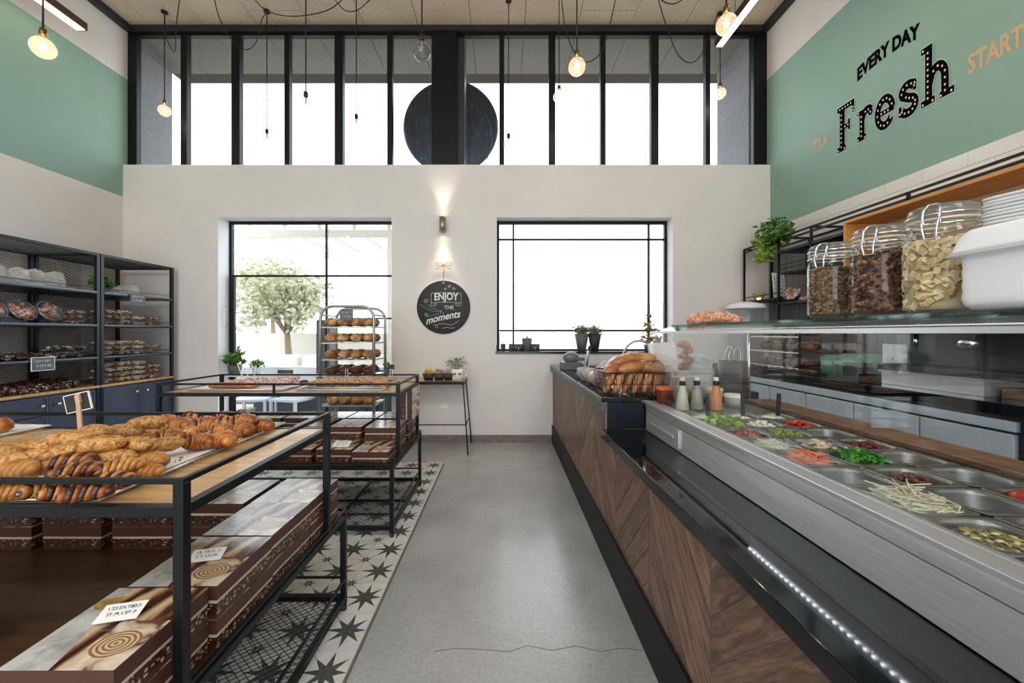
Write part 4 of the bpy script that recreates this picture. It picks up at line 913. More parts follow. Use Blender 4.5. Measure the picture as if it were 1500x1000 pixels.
C1 = dict(xa=-2.40, xb=-.735, yu0=.925, yu1=1.72, yl0=.79, yl1=1.90); C2 = dict(xa=-2.33, xb=-.695, yu0=2.70, yu1=3.33, yl0=2.55, yl1=3.43)
cart('display_cart', 'nearest black steel display cart with wooden top full of croissants', mids=[], **C1)
cart('display_cart', 'second black steel display cart further back, below the bread rack', mids=[-1.54], **C2)

# ---- printed pastry boxes
CART = mat('brown_carton', '#4c2d24', .4, 0, .35); CREAM = mat('cream_stripe', '#c9b495', .45)
BAND = bpy.data.materials.new('wheat_band_print'); t = NT(BAND); v = t.coord(scale=(1, 1, 1.6), rot=(0, R(25), 0))
vo = t.n('ShaderNodeTexVoronoi', {'Vector': v, 'Scale': 62.0, 'Randomness': .9}, feature='DISTANCE_TO_EDGE'); wv = t.noise(v, 30, 2, .5, 2)
f_ = t.math('MULTIPLY', t.math('GREATER_THAN', vo.outputs[0], .22), t.math('GREATER_THAN', wv, .47))
t.set('Base Color', t.mix(f_, hexc('#33190f'), hexc('#b99b77'))); t.set('Roughness', .4)
LID = bpy.data.materials.new('photo_lid_print'); t = NT(LID); v = t.coord(); sp = t.n('ShaderNodeSeparateXYZ', {0: v}); X_, Y_ = sp.outputs[0], sp.outputs[1]
# roll picture (right front), twisted pastry (middle), pale flour and loaf (left and back)
dx = t.math('SUBTRACT', X_, .055); dy = t.math('SUBTRACT', Y_, -.06)
dist = t.math('SQRT', t.math('ADD', t.math('MULTIPLY', dx, dx), t.math('MULTIPLY', t.math('MULTIPLY', dy, dy), 1.3)))
nz = t.noise(v, 14, 3, .5, 1)
rings = t.math('SINE', t.math('MULTIPLY', t.math('ADD', dist, t.math('MULTIPLY', nz, .012)), 620))
roll = t.mix(t.math('LESS_THAN', dist, .045), t.ramp(nz, [(.35, '#6a4232'), (.5, '#cbb69a'), (.7, '#e6dccb')]), t.ramp(t.math('MULTIPLY_ADD', rings, .5) if False else t.math('ADD', t.math('MULTIPLY', rings, .5), .5), [(.1, '#8a6544'), (.5, '#b8966f'), (.9, '#d5bd9b')]))
v2 = t.coord(scale=(1, .35, 1), rot=(0, 0, R(38)))
wvn = t.n('ShaderNodeTexWave', {'Vector': v2, 'Scale': 5.0, 'Distortion': 14.0, 'Detail': 4.0}).outputs['Fac']
pastry = t.ramp(wvn, [(.05, '#3a2218'), (.35, '#7b563c'), (.6, '#a3815f'), (.9, '#c9b08e')])
ex = t.math('SUBTRACT', X_, -.06); ey = t.math('SUBTRACT', Y_, .07); el = t.math('ADD', t.math('MULTIPLY', t.math('MULTIPLY', ex, ex), 260), t.math('MULTIPLY', t.math('MULTIPLY', ey, ey), 1100))
flour = t.mix(t.math('LESS_THAN', t.math('ADD', el, t.math('MULTIPLY', nz, .5)), 1.1), t.ramp(nz, [(.35, '#9b9a97'), (.6, '#c9c8c4')]), t.ramp(nz, [(.3, '#6a4a1d'), (.5, '#b09552'), (.7, '#8d6a35')]))
c = t.mix(t.math('GREATER_THAN', t.math('ADD', X_, t.math('MULTIPLY', Y_, .25)), -.045), flour, pastry)
c = t.mix(t.math('MULTIPLY', t.math('GREATER_THAN', X_, .005), t.math('LESS_THAN', Y_, .01)), c, roll)
t.set('Base Color', c); t.set('Roughness', .16); t.set('Specular IOR Level', .7)
BW, BD, BH = .232, .258, .09
def box_meshes():
    x, y = BW / 2, BD / 2
    lo = MB(); lo.box(-x + .002, x - .002, -y + .002, y - .002, 0, .012, 0); lo.box(-x + .002, x - .002, -y + .002, y - .002, .012, .043, 1); lo.box(-x + .0015, x - .0015, -y + .0015, y - .0015, .043, .052, 2)
    li = MB(); li.box(-x, x, -y, y, .052, BH, 0, mt=1)
    return lo.mesh('box_tray', [CART, BAND, CREAM]), li.mesh('box_lid', [CART, LID])
bt_, bl_ = box_meshes()
def pbox(x, y, z, rz, lab, grp, rot=None):
    o = thing('pastry_box', lab, 'box', (x, y, z), rot or rz, grp); place(bt_, 'box_base', o); place(bl_, 'box_lid', o); return o
def stack(x, y, n, where, grp, z0=.4545, rz=0.0):
    for k in range(n):
        lv = {1: 'single'}.get(n) or (['bottom', 'second', 'top'][k] if n == 3 else ['lower', 'upper'][k])
        pbox(x + rnd.uniform(-.003, .003), y + rnd.uniform(-.003, .003), z0 + k * (BH + .0008), rz + R(rnd.uniform(-1, 1)), 'brown pastry box, %s one, %s' % (lv, where), grp)
G1 = 'brown pastry boxes on the near cart shelf'; G2 = 'brown pastry boxes on the far cart shelf'
for y, wh in ((.925, 'nearest stack along the near cart right edge'), (1.19, 'second stack along the near cart right edge'), (1.453, 'third stack along the near cart right edge'), (1.715, 'fourth stack along the near cart right edge')):
    stack(-.757 - BW / 2 + (-.01 if y < 1 else 0) , y, 2, wh, G1)
for i, x in enumerate((-1.13, -1.41, -1.685, -1.955, -2.22)): stack(x - .0, 1.70, 2, '%s from right, near cart back row' % ORD[i], G1)
stack(-1.47, .93, 2, 'at the front left of the near cart shelf', G1); stack(-1.75, .95, 2, 'at the far front left of the near cart shelf', G1)
for i, x in enumerate((-.86, -1.11, -1.36, -1.61, -1.86, -2.11)): stack(x, 3.29, 2, '%s from right, far cart back row' % ORD[i], G2)
stack(-.86, 2.96, 2, 'right edge of the far cart, middle row' , G2)
stack(-1.12, 2.99, 2, 'second from right, far cart middle row', G2)
stack(-.845, 2.685 + .01, 1, 'at the front right corner of the far cart', G2); stack(-1.10, 2.75, 1, 'with a white card, front of the far cart', G2); stack(-1.36, 2.75, 1, 'third from right, far cart front row', G2)
stack(-1.39, 3.01, 2, 'third from right, far cart middle row', G2); stack(-1.65, 2.75, 1, 'fourth from right, far cart front row', G2)
pbox(-.765, 3.12, .4545 + 2 * BH + .02 + BW / 2, 0, 'brown pastry box standing upright on its side at the right of the far cart', G2, (0, R(90), 0))
def scrib(mb, x0, x1, y, z, h, seed, m=0, n=None):
    r_ = random.Random(seed); x = x0
    while x < x1 - h * .3:
        w_ = h * (.35 + .4 * r_.random()); k = r_.randrange(4)
        p = {0: [(0, h), (w_ * .8, h), (w_ * .8, 0)], 1: [(0, h), (w_ * .3, .35 * h), (w_, 0)], 2: [(w_ * .2, 0), (w_ * .2, h), (w_, h), (w_, .3 * h)], 3: [(0, h * .9), (w_ * .6, h), (w_ * .7, .1 * h), (0, 0)]}[k]
        mb.tube([(x + a, y + b, z) for a, b in p], h * .07, 4, m, cap=False); x += w_ * 1.35 + (h * .6 if r_.random() < .2 else 0)
def card(loc, rot, w_, h, lab, seed, m=CARDW, ink=INK, name='price_card', grp='handwritten price cards', lines=2, border=False):
    o = thing(name, lab, 'card', loc, rot, grp)
    mb = MB().box(-w_ / 2, w_ / 2, -h / 2, h / 2, -.001, .001); mb.build('card_sheet', [m], o)
    mb = MB()
    for k in range(lines): scrib(mb, -w_ * .36 + k * .004, w_ * .36, h * (.12 - .34 * k), .0018, h * .17, seed + k)
    mb.build('handwriting', [ink], o, kind='stuff', recalc=False)
    if border:
        t_ = .0025; mb = MB(); mb.box(-w_ / 2 - t_, w_ / 2 + t_, -h / 2 - t_, -h / 2 + t_, -.002, .002); mb.box(-w_ / 2 - t_, w_ / 2 + t_, h / 2 - t_, h / 2 + t_, -.002, .002); mb.box(-w_ / 2 - t_, -w_ / 2 + t_, -h / 2, h / 2, -.002, .002); mb.box(w_ / 2 - t_, w_ / 2 + t_, -h / 2, h / 2, -.002, .002)
        mb.build('pale_border', [CARDW], o)
    return o
zt = .4545 + 2 * BH + .003
x_, y_, _ = at(178, 903, zt); card((x_, y_, zt + .012), (R(12), 0, R(14)), .085, .05, 'white handwritten card lying on the nearest box', 3)
x_, y_, _ = at(304, 818, zt); card((x_, y_, zt + .012), (R(12), 0, R(14)), .085, .05, 'white handwritten card lying on the second box stack', 7)
card((-1.08, 2.70, .56), (R(20), 0, 0), .11, .07, 'plain white card on a box at the front of the far cart', 9)
# ------------------------------------------------------------------ bread and pastry shapes
CR_GOLD = speck('crust_gold', [(0.3, '#84480f'), (0.5, '#ad6f28'), (0.7, '#cd9a56')], 22, .4, .25, .003, 4, rnd_amt=.25)
CR_BRN = speck('crust_brown', [(0.3, '#6f3510'), (0.5, '#a05a24'), (0.7, '#cf9350')], 18, .28, .25, .003, 4, rnd_amt=.25)
CR_DRK = speck('crust_chocolate', [(0.3, '#2c120a'), (0.6, '#4c2413')], 20, .3, .2, .002)
CR_SES = speck('sesame_crust', [(0.3, '#7a4512'), (0.47, '#a56c28'), (0.56, '#cb9a58'), (0.68, '#8f5a24')], 75, .5, .5, .002, 3, rnd_amt=.2)
CR_SUG = speck('sugared_crust', [(0.35, '#b07b52'), (0.5, '#dcb89a'), (0.65, '#f0e0d2')], 45, .5, .3, .003, 3, rnd_amt=.2)
CR_PINK = speck('pink_sugared', [(0.35, '#9a5a50'), (0.5, '#d6aea2'), (0.65, '#f3e3da')], 50, .5, .3, .003, 3, rnd_amt=.2)
FLOURC = speck('floured_loaf', [(0.32, '#7d4a24'), (0.48, '#a9743f'), (0.6, '#cfa877'), (0.72, '#e6cfae')], 14, .6, .3, .004, 5, rnd_amt=.2)
LOAFD = speck('dark_loaf', [(0.32, '#33190d'), (0.55, '#5d3219'), (0.72, '#8a5a33')], 14, .6, .3, .004, 5, rnd_amt=.2)
BUN = speck('glossy_bun', [(0.3, '#9a5c28'), (0.55, '#bb8046'), (0.72, '#d6a670')], 7, .33, .1, .002, 4, rnd_amt=.2)
def roll_mesh(name, L, rad, arc_deg, bands, mats, stripe=.3, flat=.8, seed=0, taper=.65, ridge=.12, n=12):
    r_ = random.Random(seed); mb = MB(); pts = []; rs = []; ms = []
    tot = bands * 3
    A = R(arc_deg)
    for i in range(bands):
        for (u, k) in ((0.0, 1 - ridge), (.2, 1.0), (.94, 1 - ridge * .35)):
            s_ = (i + u) / bands * 2 - 1
            pr = max(.12, (1 - abs(s_) ** 2.2) ** taper)
            if A > .05:
                Rr = L / A; a = s_ * A / 2; p = (Rr * math.sin(a), Rr * math.cos(a) - Rr, 0)
            else: p = (s_ * L / 2, .006 * math.sin(s_ * 3 + seed), 0)
            pts.append(p); rs.append(rad * pr * k * r_.uniform(.97, 1.03)); ms.append(1 if (u == 0.0 and stripe) else 0)
            if stripe > .6 and i % 2: ms[-1] = 1
    up = Vector((0, 0, 1)); rings = []
    for i, p in enumerate(pts):
        a = Vector(pts[max(i - 1, 0)]); b = Vector(pts[min(i + 1, len(pts) - 1)]); t_ = (b - a).normalized(); u = t_.cross(up).normalized()
        sk = .25 * rs[i]
        rings.append([Vector(p) + u * rs[i] * math.cos(2 * PI * j / n) + up * (rs[i] * flat * math.sin(2 * PI * j / n) + rad * flat * .0) + t_ * sk * math.sin(2 * PI * j / n) for j in range(n)])
    k0 = len(mb.v)
    for rg in rings: mb.v += [tuple(q) for q in rg]
    for i in range(len(rings) - 1):
        for j in range(n):
            q = (j + 1) % n; mb.f.append((k0 + i * n + j, k0 + i * n + q, k0 + (i + 1) * n + q, k0 + (i + 1) * n + j)); mb.m.append(ms[i]); mb.sm.append(True)
    mb.f.append(tuple(k0 + j for j in range(n))); mb.m.append(0); mb.sm.append(True); e_ = k0 + (len(rings) - 1) * n
    mb.f.append(tuple(e_ + j for j in reversed(range(n)))); mb.m.append(0); mb.sm.append(True)
    # flatten the underside
    mb.v = [(x, y, max(z, -rad * flat * .72) + rad * flat * .72) for x, y, z in mb.v]
    me = mb.mesh(name, mats); b_ = bmesh.new(); b_.from_mesh(me); bmesh.ops.recalc_face_normals(b_, faces=b_.faces); b_.to_mesh(me); b_.free(); return me
M_CROI = [roll_mesh('croissant', .115, .034, 140, 6, [CR_BRN, CR_DRK], .3, .95, s, .62, .26, 14) for s in range(3)]
M_SES = [roll_mesh('stuffed_pastry', .128, .030, 12 + 10 * s, 4, [CR_SES, CR_GOLD], .0, .85, s, .42, .06) for s in range(3)]
M_STR = [roll_mesh('striped_croissant', .112, .029, 50 + 15 * s, 7, [CR_GOLD, CR_DRK], .3, .85, s, .55, .24) for s in range(3)]
M_STR2 = [roll_mesh('striped_croissant', .112, .029, 50 + 15 * s, 8, [CR_BRN, CR_DRK], .7, .85, s + 5, .55, .12) for s in range(2)]
def goods(meshes, name, loc, yaw, lab, cat, grp, scale=1.0, tilt=0.0, pitch=0.0):
    o = place(meshes[rnd.randrange(len(meshes))], name, None, loc, (tilt, pitch, yaw)); o.scale = (scale * rnd.uniform(.95, 1.05),) * 3
    return tag(o, lab, cat, grp)
def tray(name, lab, cx, cy, w_, d, z, rz=0, paper=True, m=None):
    o = thing(name, lab, 'tray', (cx, cy, z), rz, 'baking trays')
    mb = MB(); mb.box(-w_ / 2 + .01, w_ / 2 - .01, -d / 2 + .01, d / 2 - .01, 0, .003)
    for (a, b, c_, e) in ((-1, -1, 1, -1), (1, -1, 1, 1), (1, 1, -1, 1), (-1, 1, -1, -1)): mb.tube([(a * w_ / 2, b * d / 2, .009), (c_ * w_ / 2, e * d / 2, .009)], .0045, 6)
    mb.build('tray_body', [m or STEEL], o)
    if paper:
        mb = MB(); n = 12; r_ = random.Random(int(cx * 100)); vs = []
        for j in range(n + 1):
            for i in range(n + 1):
                u, v = i / n, j / n; e = max(abs(u - .5), abs(v - .5)) * 2
                vs.append(((u - .5) * (w_ - .02) * 1.0, (v - .5) * (d - .02), .0045 + .002 * r_.random() + (.007 if e > .95 else 0)))
        mb.add(vs, [(j * (n + 1) + i, j * (n + 1) + i + 1, (j + 1) * (n + 1) + i + 1, (j + 1) * (n + 1) + i) for j in range(n) for i in range(n)], 0, True); mb.build('baking_paper', [PAPER], o, recalc=False)
    return o
ZT = .899
tray('baking_tray', 'papered tray at the front of the near cart, piled with striped croissants', -1.275, 1.165, .64, .425, ZT)
tray('baking_tray', 'papered tray at the back right of the near cart with glossy croissants', -1.28, 1.575, .65, .375, ZT)
tray('baking_tray', 'white tray at the left of the near cart holding one braided bread', -2.12, 1.56, .36, .34, ZT, R(-6))
ZP = ZT + .008
def row_label(base, i, n): return '%s, %s from the left' % (base, ORD[i])
def from_px(lst, meshes, name, base, cat, grp, h0=.03):
    """lst: rows of measured centres (px, py, layer, yaw)"""
    for row, (rn, items) in enumerate(lst):
        items = sorted(items)
        for i, it in enumerate(items):
            px, py, lay, yaw = it; zc = ZP + h0 + lay * .045; x, y, _ = at(px, py, zc)
            goods(meshes, name, (x, y, zc - .024), R(yaw), '%s, %s, %s from the left' % (base, rn, ORD[i]), cat, grp, tilt=R(rnd.uniform(-8, 8)) if lay else 0)
from_px([('front row on the back right tray', [(295, 646, 0, 10), (328, 644, 0, -20), (270, 636, 0, 25)]), ('second row on the back right tray', [(326, 630, 0, 5), (356, 629, 0, -10), (381, 623, 0, 15), (246, 640, 0, 30)]),
         ('third row on the back right tray', [(264, 622, 0, 0), (300, 622, 0, 25), (330, 621, 0, 190), (357, 617, .5, 10)]), ('rear row on the back right tray', [(280, 613, 0, 170), (327, 612, 0, 15), (356, 610, 0, 160), (240, 617, 0, 20)])],
        M_CROI, 'croissant', 'glossy brown croissant', 'croissant', 'glossy croissants on the near cart')
from_px([('rear row of the pile', [(216, 617, 1.0, 8), (178, 629, .6, 20), (140, 630, .9, -15), (209, 630, .3, 25)]), ('middle row of the pile', [(86, 647, .9, 20), (104, 640, 1.2, 10), (139, 650, 1.4, 35), (198, 648, 1.1, -15), (170, 655, .6, 30), (234, 650, .3, 40)]),
         ('front row of the pile', [(6, 660, .4, -10), (61, 665, .3, 15), (100, 661, .8, 35), (162, 668, .6, 20), (45, 655, .4, 30), (20, 671, .2, 10)])],
        M_SES, 'stuffed_pastry', 'long golden seeded pastry', 'pastry', 'long seeded pastries piled on the near cart')
from_px([('second row of the front tray', [(27, 683, .5, 5), (75, 681, .2, 20), (108, 672, .8, 15), (115, 687, .5, 25), (176, 680, .5, 35), (225, 670, .3, -10), (150, 689, .2, 0)]),
         ('front edge of the front tray', [(18, 710, 0, 40), (43, 713, 0, 15), (70, 708, .1, 60), (102, 712, 0, 35), (130, 716, 0, 30), (209, 687, .0, 20), (165, 700, 0, 15)])],
        M_STR + M_STR2, 'striped_croissant', 'chocolate-striped croissant', 'croissant', 'chocolate-striped croissants on the near cart')
# under layer left out of sight is not built; braided bread on the left tray
mb = MB()
for k in range(9): mb.ball((-.1 + k * .026, .018 * (-1) ** k, .03 + .012 * math.sin(k * PI / 8)), .036, 10, 0, (1, .9, .85), .15, k)
tag(mb.build('braided_bread', [CR_BRN], None, (-2.09, 1.56, ZP), (0, 0, R(10)), recalc=False), 'small braided golden bread on the white tray at left', 'bread')
mb = MB(); r_ = random.Random(2)
for k in range(26): mb.ball((r_.uniform(-.07, .07), r_.uniform(-.03, .04), .002), r_.uniform(.001, .0032), 4)
x_, y_, _ = at(262, 676, ZP); tag(mb.build('pastry_crumbs', [CR_BRN], None, (x_, y_, ZP), recalc=False), 'scattered crumbs on the bare paper of the front tray', 'crumbs', kind='stuff')
# price board on a stick, clear lid, foil swirl
x_, y_, _ = at(118, 634, ZP); o = thing('price_sign', 'small black chalk sign on a wooden stick among the pastries', 'sign', (x_, y_, ZP))
MB().box(-.008, .008, -.003, .003, .0, .155).build('stick', [mat('stick_wood', '#c9a184', .6)], o, rot=(0, R(-4), 0))
mb = MB().box(-.048, .048, .004, .010, -.033, .033); b_ = mb.build('board', [SLATE], o, (-.017, 0, .12), (0, R(-13), 0))
mb = MB(); mb.box(-.05, .05, .0035, .0105, .033, .036); mb.box(-.05, .05, .0035, .0105, -.036, -.033); mb.box(-.051, -.048, .0035, .0105, -.036, .036); mb.box(.048, .051, .0035, .0105, -.036, .036); mb.build('board_edge', [CARDW], b_)
MB().box(-.009, .009, -.006, .003, -.014, .014).build('clip', [mat('stick_wood_', '#c9a184', .6)], b_, (.012, 0, .012))
x_, y_, _ = at(65, 650, ZP); mb = MB().lathe([(.045, 0), (.05, .004), (.043, .035), (.03, .045), (0, .047)], 20); tag(mb.build('plastic_dome', [PLASTIC], None, (x_ - .03, y_ + .05, ZT + .001)), 'clear plastic dome lid behind the pastry pile', 'lid')
# ---- far cart goods
tray('baking_tray', 'papered tray at the left of the far cart', -1.86, 3.05, .66, .50, ZT); tray('baking_tray', 'papered tray in the middle of the far cart', -1.17, 3.12, .62, .42, ZT, 0, True); 
M_STICK = [roll_mesh('long_loaf', .34, .028, 0, 12, [CR_BRN, CR_GOLD], .3, .9, 1, .3, .15)]
M_ROLL = [roll_mesh('sugared_roll', .085, .024, 8 + 12 * s, 5, [CR_SUG, CR_BRN], .3, .9, s, .5, .15, 8) for s in range(3)]
M_BUNR = [roll_mesh('small_bun', .08, .026, 10, 4, [BUN, CR_GOLD], 0, .9, s, .45, .06, 8) for s in range(2)]
M_PINK = [roll_mesh('jam_pastry', .06, .026, 20, 4, [CR_PINK, CR_BRN], .3, .9, s, .5, .2, 8) for s in range(2)]
goods(M_STICK, 'long_loaf', (-1.92, 2.88, ZP), R(1), 'long braided loaf at the front of the left far tray', 'bread', None)
def grid(meshes, name, base, cat, grp, xs, ys, z, yaw, jit=.008, rown='row', lean=0):
    for j, y in enumerate(ys):
        for i, x in enumerate(xs):
            goods(meshes, name, (x + rnd.uniform(-jit, jit), y + rnd.uniform(-jit, jit), z + rnd.uniform(0, .012)), R(yaw + rnd.uniform(-14, 14)), '%s, %s row, %s from left' % (base, ORD[j], ORD[i]), cat, grp, pitch=lean)
fr = lambda a, b, n: [a + (b - a) * i / (n - 1) for i in range(n)]
grid(M_PINK, 'jam_pastry', 'small pink sugared pastry on the left far tray', 'pastry', 'pink sugared pastries on the far cart', fr(-2.05, -1.66, 7), [3.0, 3.08, 3.16, 3.24], ZP, 10)
grid(M_ROLL, 'sugared_roll', 'pale sugared roll on the middle far tray', 'roll', 'sugared rolls on the far cart', fr(-1.44, -.92, 10), [3.08, 3.16, 3.24, 3.3], ZP, 70)
grid(M_BUNR, 'small_bun', 'golden finger bun on the right far tray', 'bun', 'finger buns on the far cart', fr(-1.40, -.86, 11), [2.95], ZP, 65)
tray('baking_tray', 'flat steel tray along the front right of the far cart', -1.14, 2.88, .60, .12 + .06, ZT, 0, False)
mb = MB().ball((0, 0, 0), .035, 12, 0, (1.1, .8, .7)); tag(mb.build('dark_bun', [CR_DRK], None, (-1.53, 3.1, ZP + .012), recalc=False), 'single dark chocolate bun between the two far trays', 'bun')
for i, (px, py) in enumerate(((508, 541), (573, 538))):
    Yk = 3.2; X = (px - 737) / F * Yk; o = thing('price_clip', 'small black price card on a white clip, %s of the far cart' % ['middle' , 'right end'][i], 'card', (X, Yk, ZP + .02), 0, 'clip price cards on the far cart')
    MB().box(-.025, .025, -.001, .001, .085, .125).build('card', [SLATE], o); MB().tube([(-.012, 0, 0), (-.008, 0, .09), (.008, 0, .09), (.012, 0, 0)], .002, 5).build('clip', [WHITEP], o)
o = thing('wire_card_holder', 'curly white wire card holder at the back left of the far cart', 'card holder', (-2.02, 3.15, ZP - .0)); MB().tube([(-.06, 0, .16), (-.02, 0, .05), (.0, 0, .12), (.035, 0, .12), (.02, 0, .06), (.07, 0, .04), (.09, 0, .14)], .003, 6).build('wire', [WHITEP], o); MB().box(-.05, .05, -.02, .02, 0, .004).build('foot', [WHITEP], o)
# plants on the left window ledge
MB_ = tag(MB().box(W1[0] + .03, W1[1] - .03, 4.815, 4.985, .78, .80).build('window_shelf', [mat('pale_shelf', '#dcdad6', .4)]), 'pale shelf board across the left window', 'shelf')
pot('potted_plant', 'grey pot with a tall grassy plant at the left window edge', 'plant', (-3.26, 4.9, .801), .075, .11, POTG, LEAF, 120, .10, .07, 5, None, .8, (.8, .8, 1.1), .03)
pot('potted_plant', 'mint green pot with a small bushy plant on the window shelf', 'plant', (-3.0, 4.9, .801), .05, .085, MINT, LEAF, 140, .075, .03, 6, None, .75, (1.1, 1, .7))
pot('potted_plant', 'small green plant at the right edge of the left window', 'plant', (-1.42, 4.9, .801), .035, .09, POTG, LEAFB, 70, .05, .03, 8)

# ------------------------------------------------------------------ bread rack
rk = thing('bread_rack', 'tall rounded steel tube bread rack in front of the left window', 'bread rack', (-1.53, 4.14, 0))
TUBE = mat('rack_tube', '#a3a19c', .35, .9)
xf, zf = .262, 1.565
for y, nm in ((-.19, 'front_hoop'), (.19, 'rear_hoop')):
    pts = [(-xf, y, .08)] + [(-xf, y, zf - .12)] + [(-xf + .12 - .12 * math.cos(R(a)), y, zf - .12 + .12 * math.sin(R(a))) for a in (22, 45, 67, 90)] + [(xf - .12 + .12 * math.sin(R(a)), y, zf - .12 + .12 * math.cos(R(a))) for a in (0, 22, 45, 67)] + [(xf, y, zf - .12), (xf, y, .08)]
    MB().tube(pts, .015, 10).build(nm, [TUBE], rk)
for x in (-xf, xf):
    for z in (.12, .8, 1.48): MB().tube([(x, -.19, z), (x, .19, z)], .008, 6).build('cross_bar', [TUBE], rk)
    for y in (-.19, .19): MB().lathe([(0, -.03), (.03, -.03), (.03, .03), (0, .03)], 14, M=Matrix.Translation((x, y, .031)) @ Matrix.Rotation(R(90), 4, 'Y')).build('caster', [POTB], rk)
def loaf_mesh(seed, m):
    mb = MB(); n = 14; rg = []
    r_ = random.Random(seed)
    mb.ball((0, 0, .045), .062, 14, 0, (1.0, 1.25, .78), .12, seed)
    mb.v = [(x, y, max(z, 0.004)) for x, y, z in mb.v]
    for k in range(3): mb.tube([(-.03, -.045 + k * .04, .086 - abs(k - 1) * .006), (0, -.04 + k * .04, .0935 - abs(k - 1) * .006), (.03, -.03 + k * .04, .086 - abs(k - 1) * .006)], .0035, 5, 1)
    return mb.mesh('round_loaf', [m, CREAM])
M_LOAF = [loaf_mesh(s, FLOURC) for s in range(4)]; M_LOAFD = [loaf_mesh(s + 9, LOAFD) for s in range(3)]
def px_z(py, Y): return EYE - (py - 488) / F * Y
TN = ['top', 'second', 'third', 'fourth', 'fifth', 'sixth']
for k, py in enumerate((478.5, 502, 526.5, 550.5, 594, 618)):
    z = px_z(py, 3.95)
    if k == 4: z = px_z(594, 3.95)
    MB().box(-.25, .25, -.20, .20, z - .008, z).box(-.262, -.25, -.19, .19, z - .012, z + .006).box(.25, .262, -.19, .19, z - .012, z + .006).build('rack_tray', [STEEL], rk)
    if k == 5: continue
    for j, y in enumerate((-.10, .06)):
        for i in range(4):
            o = place((M_LOAFD if k == 3 else M_LOAF)[rnd.randrange(3)], 'round_loaf', None, (rk.location.x - .185 + i * .123 + rnd.uniform(-.008, .008), rk.location.y + y, z + .001), (0, 0, R(rnd.uniform(-25, 25))))
            tag(o, '%s round loaf on the %s rack tray, %s row, %s from the left' % ('dark' if k == 3 else 'floured', TN[k], ['front', 'rear'][j], ORD[i]), 'bread', 'loaves on the bread rack')
card((-1.53, 3.932, 1.48), (R(90), 0, 0), .13, .11, 'grey slate price card hanging at the top of the bread rack', 31, SLATEG, CHALK, grp=None)

# ------------------------------------------------------------------ left shelving with drawers below
def shelf_unit(lab, y0, y1, extra):
    o = thing('shelving_unit', lab, 'shelving', (-4.52, y0, 0)); D = .66; L = y1 - y0
    SB = SHELFB
    for x in (.0, D - .03):
        for y in (0.002, L - .032): MB().box(x, x + .03, y, y + .03, 0.0, 2.065).build('post', [SHELFP], o, bevel=.002)
    zs = [1.70, 1.385, 1.077]
    mb = MB(); mb.box(D - .03, D, .03, L - .03, 2.04, 2.065); mb.box(0, .03, .03, L - .03, 2.04, 2.065); mb.box(.03, D - .03, 0.002, .03, 2.04, 2.065); mb.box(.03, D - .03, L - .03, L, 2.04, 2.065); mb.build('top_frame', [SB], o)
    for z in zs: 
        MB().box(.002, D + .001, .031, L - .031, z - .025, z).build('shelf', [SB], o, bevel=.002); MB().box(D + .0015, D + .004, .031, L - .031, z - .012, z).build('shelf_lip', [LIP], o)
        mb = MB(); mb.tube([(D - .008, .03, z + .035), (D - .008, L - .03, z + .035)], .003, 5); mb.build('shelf_rail', [SHELFP], o)
    mb = MB(); mesh_panel(mb, .0, L, .81, 2.03, lambda u, v: (.012, u, v), .036, .0145, .0016); mb.build('back_mesh', [BLACKM], o, kind='stuff', recalc=False)
    mb = MB(); mesh_panel(mb, .03, L - .03, .03, D - .03, lambda u, v: (v, u, 2.05), .036, .0145, .0016); mb.build('top_mesh', [BLACKM], o, kind='stuff', recalc=False)
    if extra: mb = MB(); mesh_panel(mb, .03, D - .2, .82, 2.03, lambda u, v: (u, .012, v), .036, .0145, .0016); mb.build('side_mesh', [BLACKM], o, kind='stuff', recalc=False)
    MB().box(.0, D + .002, .002, L - .002, .78, .802).build('oak_counter', [OAK], o, bevel=.002)
    MB().box(.002, D - .03, .031, L - .031, .06, .779).build('cabinet', [NAVY], o)
    for k in range(2):
        ya = .034 + k * (L - .068) / 2; yb = ya + (L - .068) / 2 - .004
        for nm, za, zb in (('door', .08, .60), ('drawer', .61, .765)) if extra != 2 else (('door', .08, .765),):
            d = MB().box(D - .029, D - .012, ya, yb, za, zb).build(nm, [NAVY], o)
            mb = MB(); e = .018
            mb.box(D - .012, D - .006, ya, ya + e, za, zb); mb.box(D - .012, D - .006, yb - e, yb, za, zb); mb.box(D - .012, D - .006, ya + e, yb - e, za, za + e); mb.box(D - .012, D - .006, ya + e, yb - e, zb - e, zb); mb.build('door_moulding', [NAVY], d)
            if nm == 'drawer' or extra == 2:
                yk = (yb - .06) if k == 0 else (ya + .06); zk = .69
                MB().lathe([(0, 0), (.007, 0), (.006, .012), (.014, .018), (.015, .026), (.009, .032), (0, .033)], 14, M=Matrix.Translation((D - .006, yk, zk)) @ Matrix.Rotation(R(90), 4, 'Y')).build('knob', [CHROME], d)
    return o
SHELFP = mat('shelf_post_steel', '#1d2129', .3, .3); SHELFB = mat('shelf_plate', '#15181e', .35, .3); LIP = mat('shelf_lip', '#626c78', .35, .5)
shelf_unit('dark steel shelving with mesh back and navy drawers, nearer unit', 3.0, 3.86, 1)
shelf_unit('dark steel shelving with navy cabinet in the corner, farther unit', 3.865, 4.725, 2)
SX = -4.52
